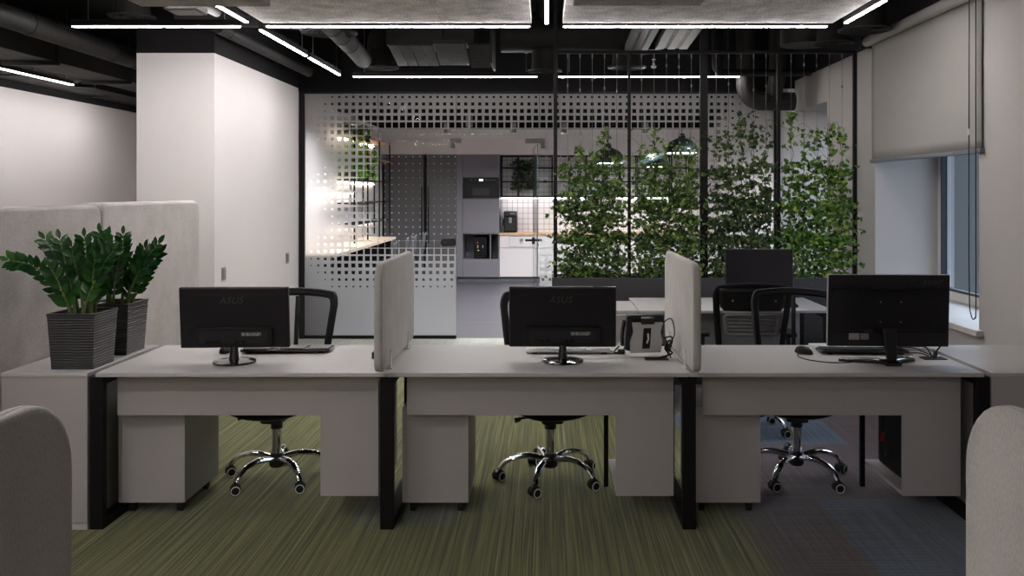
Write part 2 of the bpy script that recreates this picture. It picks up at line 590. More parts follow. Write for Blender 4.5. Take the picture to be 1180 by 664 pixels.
def leaf_mat(name, c0, c1, c2, rough=0.4, trans=0.25):
    m = bpy.data.materials.new(name); m.use_nodes = True
    t = NT(m)
    g = t.n('ShaderNodeNewGeometry')
    col = t.ramp(g.outputs['Random Per Island'], [(0.0, c0), (0.5, c1), (1.0, c2)])
    t.link(col, t.bsdf.inputs['Base Color'])
    t.bsdf.inputs['Roughness'].default_value = rough
    tl = t.n('ShaderNodeBsdfTranslucent'); t.link(col, tl.inputs[0])
    mx = t.n('ShaderNodeMixShader'); mx.inputs[0].default_value = trans
    t.link(t.bsdf.outputs[0], mx.inputs[1]); t.link(tl.outputs[0], mx.inputs[2])
    t.link(mx.outputs[0], t.out.inputs[0])
    return m
M['ivy'] = leaf_mat('ivy_leaf', C(34, 56, 28), C(72, 104, 46), C(134, 156, 72), 0.4, 0.35)
M['ivy_bright'] = leaf_mat('bright_ivy_leaf', C(38, 74, 28), C(86, 130, 46), C(156, 182, 78), 0.4, 0.35)
M['ivy_dark'] = leaf_mat('dark_ivy_leaf', C(26, 46, 28), C(52, 80, 44), C(108, 126, 60), 0.4, 0.3)
M['stem'] = mat('ivy_stem', C(74, 66, 44), 0.7)
M['zz_leaf'] = leaf_mat('glossy_dark_leaf', C(20, 52, 24), C(34, 76, 30), C(60, 104, 40), 0.22, 0.12)
M['zz_stem'] = mat('fleshy_green_stem', C(84, 104, 52), 0.4, var=0.3, vscale=14)
M['fern'] = leaf_mat('lit_green_leaf', C(60, 110, 40), C(110, 160, 60), C(170, 200, 90), 0.45, 0.35)

def ribbed():
    m = bpy.data.materials.new('ribbed_anthracite_pot'); m.use_nodes = True
    t = NT(m)
    tc = t.n('ShaderNodeTexCoord')
    w = t.n('ShaderNodeTexWave'); w.bands_direction = 'Z'
    w.inputs['Scale'].default_value = 24.0; w.inputs['Distortion'].default_value = 2.2
    w.inputs['Detail'].default_value = 1.0; w.inputs['Detail Scale'].default_value = 0.35
    t.link(tc.outputs['Object'], w.inputs['Vector'])
    t.bsdf.inputs['Base Color'].default_value = C(66, 63, 66)
    t.bsdf.inputs['Roughness'].default_value = 0.42
    t.bump(w.outputs[1], 0.9, 0.006)
    return m
M['ribbed'] = ribbed()

# ------------------------------------------------------------------ room shell
def struct(name, mb, m, bevel=0.0, label=None):
    o = mb.build(name, m, bevel=bevel)
    o['kind'] = 'structure'
    if label: o['label'] = label
    return o

YG = 9.58            # glass partition
XR = 2.74            # right wall face
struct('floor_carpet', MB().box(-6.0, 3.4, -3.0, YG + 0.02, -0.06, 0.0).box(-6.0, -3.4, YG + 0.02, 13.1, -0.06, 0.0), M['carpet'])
struct('floor_kitchen', MB().box(-3.4, 4.4, YG + 0.02, 16.3, -0.06, 0.0), M['vinyl'])
struct('ceiling', MB().box(-6.0, 4.4, -3.1, 16.3, 3.6, 3.7), M['ceil_black'])
struct('wall_left', MB().box(-6.05, -5.9, -3.0, 13.1, 0, 3.6), M['wall'])
struct('wall_corridor', MB().box(-5.9, -3.37, 13.0, 13.15, 0, 3.6), M['wall'])
struct('wall_behind', MB().box(-6.05, 3.4, -3.1, -3.0, 0, 3.6), M['wall'])
struct('wall_block', MB().box(-3.37, -2.73, 7.13, YG + 0.09, 0, 3.6).box(-3.37, -2.95, YG + 0.09, 16.2, 0, 3.6), M['wall'])
struct('wall_kitchen_back', MB().box(-2.95, 3.35, 16.1, 16.25, 0, 3.6), M['wall'])
struct('wall_kitchen_right', MB().box(3.2, 3.35, YG + 0.14, 16.1, 0, 3.6), M['wall'])
struct('wall_over_glass', MB().box(-2.73, 2.56, YG - 0.04, YG + 0.12, 2.72, 3.6), M['ceil_black'])
struct('wall_pier', MB().box(2.56, 3.40, YG, YG + 0.14, 0, 3.6), M['wall'])
# right wall with two deep window niches
w = MB()
w.box(XR, 3.4, -3.0, 5.5, 0, 3.6)
w.box(XR, 3.4, 5.5, 7.24, 0, 0.70).box(XR, 3.4, 5.5, 7.24, 2.62, 3.6)
w.box(XR, 3.4, 7.24, 8.48, 0, 3.6)
w.box(XR, 3.4, 8.48, YG, 0, 0.70).box(XR, 3.4, 8.48, YG, 2.50, 3.6)
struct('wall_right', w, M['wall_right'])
struct('trim_sill', MB().box(2.69, 3.27, 5.44, 7.235, 0.702, 0.742), M['sill'], 0.006)
struct('trim_sill_far', MB().box(2.71, 3.27, 8.485, YG - 0.005, 0.702, 0.742), M['sill'], 0.006)
for i, (y0, y1, zt, label) in enumerate(((5.5, 7.24, 2.62, 'deep window niche half covered by the roller blind'),
                                         (8.48, YG, 2.5, 'deep window niche behind the climbing ivy'))):
    r = thing('window_%d' % (i + 1), label, 'window', (3.3, (y0 + y1) / 2, 0.742), kind='structure')
    h = zt - 0.742; a = (y1 - y0) / 2
    f = MB()
    f.ring_prism([(-a + .002, .002), (a - .002, .002), (a - .002, h - .002), (-a + .002, h - .002)],
                 [(-a + .07, .075), (a - .07, .075), (a - .07, h - .07), (-a + .07, h - .07)], -0.04, 0.04, 'x')
    f.build('window_frame', M['frame_white'], r, bevel=0.004)
    g = MB()
    for (b0, b1) in ((-a + .07, a - .07),):
        g.ring_prism([(b0, .075), (b1, .075), (b1, h - .07), (b0, h - .07)],
                     [(b0 + .02, .095), (b1 - .02, .095), (b1 - .02, h - .09), (b0 + .02, h - .09)], -0.045, 0.0, 'x')
    g.build('gasket', M['frame_dark'], r)
    p = MB()
    for (b0, b1) in ((-a + .09, a - .09),):
        p.box(-0.012, 0.012, b0, b1, .095, h - .09)
    p.build('glass_pane', M['glass_dusk'], r)

# ------------------------------------------------------------------ frosted glass partition and its door
gp = thing('glass_partition', 'frosted glass partition with square pixel cut-outs in a black frame', 'partition', (0, YG, 0), kind='structure')
f = MB()
f.box(-2.728, -2.67, -0.035, 0.035, 0, 2.72)
f.box(-2.67, 2.51, -0.035, 0.035, 2.70, 2.745)
f.box(2.505, 2.556, -0.035, 0.035, 0, 2.72)
f.box(-2.67, -0.999, -0.03, 0.03, 0.0, 0.035)
f.box(-0.06, 2.51, -0.03, 0.03, 0.0, 0.035)
f.build('frame', M['black_metal'], gp, bevel=0.003)
def pane(x0, x1, z0, z1, name='glass_pane'):
    b = MB()
    b.box(x0, x1, -0.005, 0.005, z0, z1)
    o = b.build(name, [M['glass'], M['frost'], M['glass_edge']], gp, flat=True)
    for p in o.data.polygons:
        p.material_index = 1 if p.normal.y < -0.9 else 0 if p.normal.y > 0.9 else 2
    return o
for (x0, x1) in ((-2.67, -1.862), (-1.858, -0.998), (-0.078, 0.918), (0.922, 1.728), (1.732, 2.505)):
    pane(x0, x1, 0.035, 2.70)
pane(-0.994, -0.082, 2.20, 2.70, 'transom_pane')
for (x0, x1, leg) in ((-1.06, -0.945, -1.06), (-0.235, -0.02, -0.065)):
    MB().box(x0, x1, -0.02, 0.02, 2.155, 2.205).box(leg, leg + 0.045, -0.021, 0.021, 2.10, 2.155).build('patch_fitting', M['fitting'], gp, bevel=0.002)
MB().prism(rr(-1.165, -1.0, 1.02, 1.105, 0.03), -0.03, 0.03, 'y').build('lock_keep', M['plastic'], gp, bevel=0.004)
d = thing('door_1', 'clear glass door leaf standing open into the kitchen', 'door', (-0.10, YG + 0.05, 0.0), math.radians(94), kind='structure')
o = MB().box(0.02, 0.90, -0.005, 0.005, 0.012, 2.15).build('glass_leaf', [M['glass'], M['glass_edge']], d, flat=True)
for p in o.data.polygons:
    p.material_index = 0 if abs(p.normal.y) > 0.9 else 1
k = MB().prism(rr(0.80, 0.885, 0.99, 1.07, 0.008), -0.02, 0.02, 'y').build('lock_case', M['plastic'], d, bevel=0.003)
MB().tube([(0.84, -0.10, 1.035), (0.84, 0.10, 1.035)], 0.014).build('door_handle', M['black_metal'], k)
MB().tube([(0.82, -0.05, 1.0), (0.82, -0.052, 0.96)], 0.012, 8).build('key', M['steel'], k)

# ------------------------------------------------------------------ office line lights
def line_light(x0, y0, x1, y1, label, group, z=2.79, hang=True):
    L = math.hypot(x1 - x0, y1 - y0); a = math.atan2(y1 - y0, x1 - x0)
    t = thing('linear_light', label, 'ceiling light', ((x0 + x1) / 2, (y0 + y1) / 2, z), a, group)
    MB().box(-L / 2, L / 2, -0.013, 0.013, 0.004, 0.05).build('housing', M['black_metal'], t)
    MB().box(-L / 2 + 0.01, L / 2 - 0.01, -0.011, 0.011, -0.003, 0.004).build('diffuser', M['skin_lamp'], t)
    for s in (-1, 1):
        MB().cyl((s * (L / 2 - 0.12), 0, 0.05), (s * (L / 2 - 0.12), 0, 3.6 - z), 0.0025, n=6).build('suspension_wire', M['steel'], t)
    return t
GL = 'slim line lights hung in a rectangle under the black ceiling'
line_light(-2.08, 3.10, -2.08, 4.52, 'slim line light added as fill above the left desk, above the top edge of the picture', GL)  # unseen line lights from here to behind the camera, added as fill
line_light(-2.08, 1.60, -2.08, 2.96, 'slim line light added as fill over the near left of the room, above the picture', GL)
line_light(-2.08, -1.20, -2.08, 0.16, 'slim line light added as fill behind the camera on the left side', GL)
line_light(-2.08, -2.70, -2.08, -1.34, 'slim line light added as fill behind the camera on the left side, by the rear wall', GL)

line_light(-2.08, 4.66, -2.08, 6.02, 'white line light running away beside the left felt raft, nearer half', GL)
line_light(-2.08, 6.30, -2.08, 7.50, 'diagonal white line light just beyond the corner of the left felt raft', GL)
line_light(-2.08, 7.60, -2.08, 8.72, 'shorter diagonal white line light ending above the left end of the glass partition', GL)
line_light(2.08, 5.32, 2.08, 6.05, 'diagonal line light at the right edge of the right felt raft', GL)
line_light(0.0, 4.72, 0.0, 6.06, 'line light in the dark gap between the two felt rafts', GL)
line_light(-3.38, 6.17, -2.17, 6.17, 'crosswise line light above the white block wall on the left', GL)
line_light(-2.0, 6.17, -0.11, 6.17, 'crosswise line light along the far edge of the left felt raft', GL)
line_light(0.11, 6.17, 2.0, 6.17, 'crosswise line light along the far edge of the right felt raft', GL)
line_light(-1.98, 8.85, -0.09, 8.85, 'crosswise line light in front of the glass partition, left of the trellis', GL)
line_light(0.11, 8.85, 1.97, 8.85, 'crosswise line light in front of the glass partition, behind the trellis wires', GL)
for k, y in enumerate((1.62, -0.62, -2.2)):  # unseen crosswise lines, added to brighten the desk fronts
    dep = ('just in front of the camera', 'just behind the camera', 'by the rear wall')[k]
    line_light(-2.0, y, -0.85, y, 'crosswise line light added as fill %s, left of the middle' % dep, GL)
    line_light(-3.40, y, -2.17, y, 'crosswise line light added as fill %s, farthest left' % dep, GL)
GC = 'line lights along the far left wall'
line_light(-5.2, 5.0, -5.2, 6.4, 'line light added as fill along the far left wall outside the left edge of the picture', GC)  # unseen line, added as fill for the left of the room
line_light(-5.2, 6.5, -5.2, 7.86, 'line light along the far left wall just outside the left edge of the picture', GC)
line_light(-5.2, 8.0, -5.2, 9.52, 'line light at the far left edge of the picture below the big rectangular duct', GC)
line_light(-5.2, 9.66, -5.2, 11.3, 'line light by the far left wall, running up to the white block wall', GC)

# ------------------------------------------------------------------ felt rafts under the ceiling
def raft(xs, y0, y1, z, label, m, name='ceiling_raft', th=0.045, cuts=()):
    t = thing(name, label, 'acoustic panel', ((xs[0] + xs[-1]) / 2, (y0 + y1) / 2, z), 0, 'grey felt ceiling panels')
    cx, cy = t.location.x, t.location.y
    ys = [y0] + list(cuts) + [y1]
    for a, b in zip(xs, xs[1:]):
        for c, d_ in zip(ys, ys[1:]):
            MB().box(a - cx + .0015, b - cx - .0015, c - cy + .0015, d_ - cy - .0015, 0, th).build('felt_tile', m, t, bevel=0.002)
    f = MB()
    f.box(xs[0] - cx, xs[-1] - cx, y0 - cy, y0 - cy + .04, th, th + .04).box(xs[0] - cx, xs[-1] - cx, y1 - cy - .04, y1 - cy, th, th + .04)
    for x in xs:
        f.box(max(x - cx - .02, xs[0] - cx), min(x - cx + .02, xs[-1] - cx), y0 - cy + .04, y1 - cy - .04, th, th + .04)
    for x in (xs[0] - cx + .2, xs[-1] - cx - .2):
        for y in (y0 - cy + .2, y1 - cy - .2):
            f.cyl((x, y, th + .03), (x, y, 3.6 - z), 0.004, n=6)
    f.build('hanging_frame', M['black_metal'], t)
    return t
raft((-1.99, -0.73, -0.105), 4.75, 6.10, 2.80, 'large grey felt ceiling raft left of the central line light', M['felt'], cuts=(5.55,))
raft((0.112, 1.37, 2.01), 4.75, 6.10, 2.80, 'large grey felt ceiling raft right of the central line light', M['felt'], cuts=(5.55,))
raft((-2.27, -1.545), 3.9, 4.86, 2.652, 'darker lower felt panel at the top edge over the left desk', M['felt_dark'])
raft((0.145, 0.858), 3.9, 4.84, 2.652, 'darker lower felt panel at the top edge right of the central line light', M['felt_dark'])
t = thing('junction_box', 'grey rounded box tucked beside the dark left felt panel', 'junction box', (-2.1, 5.05, 2.66))
MB().prism(rr(-.095, .095, -.09, .09, .012), -.0, .05, 'z').build('body', M['grey_metal'], t, bevel=.006)
MB().prism(rr(-.075, .075, -.07, .07, .008), -.004, .002, 'z').build('lid', M['grey_plastic'], t)
MB().cyl((0, 0, .05), (0, 0, 3.6 - 2.66), .006).build('rod', M['black_metal'], t)

# ------------------------------------------------------------------ ducts, diffusers and pipes
def diffuser(x, y, z, r, label, neck=0.22):
    t = thing('air_diffuser', label, 'air diffuser', (x, y, z), 0, 'round black ceiling diffusers')
    MB().lathe([(r, .012), (r, 0), (r * .93, -.006), (r * .9, .0), (r * .86, .012)], 36).build('rim', M['duct_black'], t)
    b = MB()
    for k in (.72, .54, .36, .18):
        b.lathe([(r * k, .02), (r * (k + .11), -.004), (r * (k + .12), 0), (r * (k + .02), .024)], 32)
    b.lathe([(0, .012), (r * .08, .006), (r * .1, .02)], 20)
    b.build('cone_rings', M['duct_black'], t)
    MB().lathe([(r * .86, .012), (r * .78, .02), (r * .74, .11), (r * .74, neck), (0, neck)], 32).build('neck', M['duct_black'], t)
    MB().cyl((0, 0, neck), (0, 0, 3.6 - z), r * .5, n=20).build('spigot', M['duct_black'], t)
    return t
diffuser(-1.83, 7.3, 2.95, .235, 'round diffuser just above the left end of the crosswise line light, flat and wide')
diffuser(-1.72, 9.0, 2.90, .185, 'round diffuser on the elbow duct above the left glass pane')
diffuser(-0.02, 8.55, 2.80, .17, 'round diffuser on the main duct left of the trellis corner post')
diffuser(0.79, 8.55, 2.84, .19, 'round diffuser on the main duct behind the first trellis wires')
diffuser(2.43, 6.63, 2.85, .20, 'round diffuser near the end of the blind roller, the nearer of two', .3)
diffuser(2.40, 7.27, 2.86, .175, 'round diffuser above the right end of the trellis, the farther of two', .3)
diffuser(-3.24, 6.78, 2.98, .175, 'round diffuser at the top left above the white block wall', .3)

def duct(name, label, pts, r, m='duct_black', rings=(), group=None, n=24, cat='duct'):
    t = thing(name, label, cat, pts[0], 0, group)
    o = Vector(pts[0])
    P = [Vector(p) - o for p in pts]
    MB().tube(P, r, n).build('pipe', M[m], t)
    for (i, f) in rings:
        a = P[i].lerp(P[i + 1], f); dr = (P[i + 1] - P[i]).normalized()
        MB().cyl(a - dr * .02, a + dr * .02, r * 1.06, n=n).build('joint_collar', M[m], t)
    return t
def arc(c, r, a0, a1, ax, n=8):
    out = []
    for i in range(n + 1):
        a = a0 + (a1 - a0) * i / n
        v = (r * math.cos(a), r * math.sin(a))
        out.append((c[0] + v[0], c[1], c[2] + v[1]) if ax == 'xz' else (c[0], c[1] + v[0], c[2] + v[1]))
    return out
duct('round_duct', 'thick round dark duct running away along the upper left of the picture', [(-3.62, 4.6, 2.80), (-3.62, 7.25, 2.775), (-3.62, 7.9, 2.77)], .075, rings=((0, .55), (0, .985), (1, .5)))
# rectangular trunk with trapeze hangers, farther left
t = thing('rectangular_duct', 'long dark rectangular duct on bracket hangers at the upper left', 'duct', (-4.46, 8.4, 2.745))
MB().box(-.2, .2, -3.4, 3.6, 0, .36).build('casing', M['duct_black'], t, bevel=.006)
for y in (-2.2, -.9, .4, 1.7, 3.0):
    MB().box(-.24, .24, y - .02, y + .02, -.035, -.003).box(-.235, -.22, y - .015, y + .015, -.03, .855).box(.22, .235, y - .015, y + .015, -.03, .855).build('hanger', M['black_metal'], t)
t = thing('rectangular_duct', 'flat grey underside of the wide rectangular duct hugging the far left wall', 'duct', (-5.55, 9.0, 2.84))
MB().box(-.33, .22, -4.0, 3.9, 0, .3).build('casing', M['duct_black'], t, bevel=.006)
for y in (-2.0, .0, 2.0):
    MB().box(-.335, .235, y - .02, y + .02, -.02, .31).build('flange', M['duct_black'], t)
for y in (-1.0, 1.0, 3.0):
    MB().cyl((0, y, .29), (0, y, .76), .008, n=6).build('hanger_rod', M['black_metal'], t)
t = thing('cable_tray', 'dark tray with a square end above the far left wall', 'cable tray', (-5.0, 10.6, 2.74))
MB().box(-.12, .12, -1.2, 2.2, 0, .012).box(-.12, -.11, -1.2, 2.2, 0, .06).box(.11, .12, -1.2, 2.2, 0, .06).build('tray', M['black_metal'], t)
for y in (-.8, 1.6):
    MB().cyl((0, y, 0.01), (0, y, .86), .006, n=6).build('hanger_rod', M['black_metal'], t)

# main crosswise duct in front of the glass partition
t = thing('round_duct', 'main round black duct running crosswise above the trellis', 'duct', (0.4, 8.55, 3.16))
MB().tube([(-.85, 0, 0), (.55, 0, 0)] , .17, 28).build('pipe', M['duct_black'], t)
MB().tube(arc((.39, 0, -.17), .17, PI / 2, 0, 'xz'), .165, 24).build('elbow', M['duct_black'], t)
for x in (-.6, -.1, .36):
    MB().cyl((x - .015, 0, 0), (x + .015, 0, 0), .178, n=28).build('joint_collar', M['duct_black'], t)
t = thing('duct_silencer', 'grey boxy silencer with slanted ribbed flaps in the middle of the ceiling', 'duct', (-.98, 8.3, 2.97))
MB().box(-.52, .0, -.2, .24, 0.02, .3).build('casing', M['duct_black'], t, bevel=.004)
b = MB()
for k in range(4):
    b.prism([(-.2 , .012), (.34, -.10), (.34, -.085), (-.2, .022)], -.5 + k * .105, -.402 + k * .105, 'x')
b.build('ribbed_flap', M['insulation'], t, bevel=.003)
MB().prism([(-.26, .02), (.30, -.10), (.30, -.075), (-.26, .06)], -.075, .22, 'x').build('flat_flap', M['insulation'], t, bevel=.003)
MB().box(-.0, .3, -.16, .2, .05, .32).build('neck_box', M['duct_black'], t, bevel=.004)
b = MB()
for k in range(7):
    b.prism([(-.1 + k * .06, .03 - k * .022), (-.05 + k * .06, .01 - k * .022), (-.05 + k * .06, .03 - k * .022), (-.1 + k * .06, .05 - k * .022)], .235, .45, 'x')
b.box(.45, .47, -.2, .36, -.15, .34)
b.build('louvre', M['insulation'], t)
for x in (-.25, .15):
    MB().cyl((x, 0, .3), (x, 0, .63), .006, n=6).build('hanger_rod', M['black_metal'], t)
t = thing('round_duct', 'black elbow duct dropping to the diffuser above the left glass pane', 'duct', (-1.72, 8.98, 3.12))
MB().tube([(0, 0, -.03)] + arc((.19, 0, .02), .19, PI, PI / 2, 'xz') + [(.3, 0, .21)], .135, 24).build('elbow', M['duct_black'], t)
MB().tube([(.27, 0, .21), (.30, 0, .21)], .145, 24).build('joint_collar', M['duct_black'], t)
duct('round_duct', 'jointed dark duct slanting down beside the diagonal line light', [(-1.75, 6.75, 2.98), (-1.78, 7.25, 2.99), (-1.82, 8.2, 2.97), (-1.85, 8.75, 2.95)], .085, 'insulation', ((0, .9), (1, .35), (1, .75)))
duct('round_duct', 'thin dark duct low along the black band over the block wall', [(-2.62, 6.9, 2.93), (-2.55, 9.3, 2.90)], .05, rings=((0, .1),))
duct('round_duct', 'wide dark duct crossing above the left crosswise line light', [(-2.95, 6.95, 3.08), (-1.95, 6.95, 3.02)], .11, rings=((0, .5),))
duct('steel_pipe', 'dull pipe lying beside the left felt raft above the diagonal line light', [(-2.32, 4.8, 2.86), (-2.32, 6.1, 2.88)], .035, 'grey_metal', cat='pipe')

# perforated trays at an angle
for (x0, y0, x1, y1, wd, label) in ((.83, 6.95, .87, 8.6, .10, 'narrow perforated grey tray slanting behind the crosswise line light, left one of two'),
                                     (1.14, 6.95, 1.19, 8.3, .145, 'wider perforated grey tray slanting behind the crosswise line light, right one of two')):
    L = math.hypot(x1 - x0, y1 - y0)
    t = thing('perforated_tray', label, 'cable tray', ((x0 + x1) / 2, (y0 + y1) / 2, 2.98), math.atan2(y1 - y0, x1 - x0), 'perforated trays')
    b = MB()
    for k in range(3):
        a = -wd + k * wd * .76
        b.box(-L / 2, L / 2, a, a + wd * .48, 0, .006)
    for k in range(int(L / .07)):
        b.box(-L / 2 + k * .07, -L / 2 + k * .07 + .035, -wd, wd, .001, .007)
    b.build('base', M['grey_metal'], t)
    MB().box(-L / 2, L / 2, -wd - .006, -wd, 0, .06).box(-L / 2, L / 2, wd, wd + .006, 0, .06).build('side_rail', M['grey_metal'], t)
    MB().cyl((-.5, 0, 0.006), (-.5, 0, .62), .005, n=6).build('hanger_rod', M['black_metal'], t)
    MB().cyl((.5, 0, 0.006), (.5, 0, .62), .005, n=6).build('hanger_rod', M['black_metal'], t)

# insulated pipes in the right corner
xa, xb, yp = 2.05, 2.30, 8.95
U = [(xa, yp, 3.58), (xa, yp, 2.72)] + arc((xa + .17, yp, 2.72), .17, PI, 1.5 * PI, 'xz') + [(xa + .5, yp, 2.55)]
t = thing('insulated_pipe', 'thick insulated dark pipe bending under the right corner ceiling', 'pipe', (xa, yp, 3.58))
MB().tube([Vector(p) - Vector(U[0]) for p in U], .095, 22).build('pipe', M['insulation'], t)
t = thing('insulated_pipe', 'second thick dark pipe dropping beside the bent one in the right corner', 'pipe', (2.34, 8.8, 3.58))
MB().tube([(0, 0, 0), (0, 0, -.80), (0, .15, -.95)], .085, 22).build('pipe', M['insulation'], t)
duct('steel_pipe', 'slim black pipe turning from vertical to level behind the thick trellis post', [(1.70, 8.75, 3.58), (1.70, 8.75, 2.90)] + arc((1.78, 8.75, 2.90), .08, PI, 1.5 * PI, 'xz') + [(2.66, 8.75, 2.82)], .036, cat='pipe', group=None)
duct('steel_pipe', 'short slim black pipe standing next to the turning one behind the thick trellis post', [(1.84, 8.85, 3.58), (1.84, 8.85, 2.86)], .034, cat='pipe')
t = thing('round_duct', 'dark fat upright duct in the upper right corner behind the trellis top', 'duct', (2.35, 7.9, 2.95))
MB().tube([(0, 0, 0), (0, 0, .65)], .22, 28).build('pipe', M['duct_black'], t)
t = thing('ceiling_grille', 'black slatted ceiling grille beside the blind roller at the top right', 'air grille', (2.32, 5.2, 2.92))
b = MB()
for k in range(14):
    b.box(-.24, .24, -.28 + k * .041, -.268 + k * .041, 0, .03)
b.build('slats', M['black_metal'], t)
MB().ring_prism([(-.27, -.31), (.27, -.31), (.27, .31), (-.27, .31)], [(-.24, -.28), (.24, -.28), (.24, .28), (-.24, .28)], -.005, .12, 'z').box(-.26, .26, -.3, .3, .12, .68).build('housing', M['duct_black'], t)
t = thing('ceiling_sprinkler', 'small white sprinkler head hanging behind the trellis wires', 'sprinkler', (1.06, 8.6, 2.84))
MB().lathe([(0, 0), (.02, .004), (.03, .02), (.012, .03), (.008, .08), (.02, .09), (0, .1)], 16).build('head', M['white_plastic'], t)
MB().cyl((0, 0, .09), (0, 0, .76), .008, n=8).build('rod', M['black_metal'], t)

# ------------------------------------------------------------------ roller blind on the right window
t = thing('roller_blind', 'grey roller blind pulled half way down over the right window', 'blind', (2.69, 6.34, 2.875))
MB().cyl((0, -.93, 0), (0, .95, 0), .042, n=20).build('roller', M['blind'], t)
MB().box(-.05, .05, -.945, -.93, -.055, .05).box(-.05, .05, .95, .965, -.055, .05).build('bracket', M['plastic'], t, bevel=.004)
MB().grid(lambda u, v: Vector((.036 - .006 * math.sin(v * PI) * math.sin(u * 9), -.90 + 1.83 * u, -.01 - .985 * v)), 24, 12).build('fabric', M['blind'], t, solid=.003)
MB().prism(rr(.018, .054, -1.018, -.99, .006), -.915, .935, 'y').build('bottom_rail', M['blind_bar'], t, bevel=.002)
b = MB()
b.tube(smooth_path([(-.012, -.84, -.02), (-.014, -.84, -1.2), (-.014, -.845, -1.9), (-.014, -.87, -2.04), (-.014, -.915, -2.05), (-.014, -.93, -1.95), (-.01, -.92, -1.2), (-.008, -.915, -.02)], 8), .004, 6)
b.build('pull_chain', M['cable'], t)
MB().cyl((-.014, -.84, -.86), (-.014, -.84, -.9), .007, n=8).build('chain_joint', M['white_plastic'], t)

# ------------------------------------------------------------------ wall switches
for (y, z, label) in ((7.32, .925, 'dark light switch on the block wall, nearer the corner'), (9.12, .92, 'dark light switch on the block wall beside the glass partition')):
    t = thing('light_switch', label, 'light switch', (-2.73, y, z), 0, 'wall switches')
    MB().prism(rr(-.04, .04, -.055, .055, .006), .0005, .01, 'x').build('plate', M['steel'], t, bevel=.002)
    MB().prism(rr(-.026, .026, -.04, .04, .004), .01, .016, 'x').build('rocker', M['grey_plastic'], t)

# ------------------------------------------------------------------ front row of desks
HT = 0.751            # table top height
YA, YB = 4.13, 4.89   # camera-side and user-side edge
LEGX = (-2.15, -0.764, 0.681, 2.085)
def leg_frame(parent, x, ya, yb, px=0.0, h=HT - .022):
    """closed black steel loop, seen end on"""
    b = MB()
    b.ring_prism([(ya, 0.0), (yb, 0.0), (yb, h), (ya, h)], [(ya + .04, .04), (yb - .04, .04), (yb - .04, h - .04), (ya + .04, h - .04)],
                 x - .032 - px, x + .032 - px, 'x')
    return b.build('leg_frame', M['black_metal'], parent, bevel=.003)
def office_desk(name, label, x0, x1, ya, yb, frames, group):
    cx = (x0 + x1) / 2
    t = thing(name, label, 'desk', (cx, (ya + yb) / 2, 0), 0, group)
    oy = (ya + yb) / 2
    MB().box(x0 - cx + .001, x1 - cx - .001, ya - oy, yb - oy, HT - .020, HT).build('tabletop', M['laminate'], t, bevel=.0025)
    for x in frames:
        leg_frame(t, x, ya + .012 - oy, yb - .012 - oy, cx)
    return t, cx, oy
GD = 'front row of bench desks'
front_desks = []
for i, label in enumerate(('left light grey bench desk between the potted plants and the left fabric divider',
                           'middle light grey bench desk between the two fabric dividers',
                           'right light grey bench desk carrying the wide monitor, beside the window')):
    x0, x1 = LEGX[i], LEGX[i + 1]
    fr = [x0, x1] if i == 2 else [x0]
    t, cx, oy = office_desk('office_desk', label, x0 if i else x0, x1, YA, YB, fr, GD)
    front_desks.append(t)
    a, b_ = x0 + .035 - cx + .045, x1 - cx - .06
    if i == 0: a = -2.10 - cx
    ym = 4.245 - oy
    cw = .283                                                   # width of the computer bay
    p = MB()
    p.prism([(a, .52), (b_ - cw, .52), (b_ - cw, .125), (b_, .125), (b_, HT - .0205), (a, HT - .0205)], ym, ym + .018, 'y')
    p.build('modesty_panel', M['laminate_panel'], t, bevel=.001)
    p = MB()
    p.box(b_ - cw, b_, ym + .018, ym + .53, .125, .143)
    p.box(b_ - .016, b_, ym + .018, ym + .53, .143, HT - .0205)
    p.build('computer_bay', M['laminate'], t, bevel=.001)
    MB().box(b_ - cw - .025, b_ - cw - .0005, ym + .50, ym + .525, .0, HT - .0205).build('bay_leg', M['black_metal'], t, bevel=.002)
    MB().box(a + .1, b_ - .05, .18, .26, HT - .075, HT - .0205).build('cable_tray', M['black_metal'], t)

# end cabinets
def end_cabinet(x0, x1, label):
    cx, oy = (x0 + x1) / 2, (YA + YB) / 2
    t = thing('end_cabinet', label, 'cabinet', (cx, oy, 0), 0, 'cabinets at the ends of the desk row')
    hw, hd = (x1 - x0) / 2, (YB - YA) / 2
    MB().box(-hw, hw, -hd, hd, HT - .018, HT).build('top', M['laminate'], t, bevel=.002)
    MB().box(-hw + .003, hw - .003, -hd + .004, hd - .004, .035, HT - .018).build('body', M['laminate_panel'], t, bevel=.001)
    MB().box(-hw + .006, hw - .006, -hd + .012, hd - .012, 0, .034).build('plinth', M['laminate'], t)
    MB().box(-hw + .006, hw - .006, hd - .004, hd + .012, .045, HT - .03).build('door', M['laminate'], t, bevel=.001)
    return t
end_cabinet(-2.60, -2.186, 'light grey end cabinet under the two potted plants')
end_cabinet(2.12, 2.70, 'light grey end cabinet at the right end of the desk row by the window')

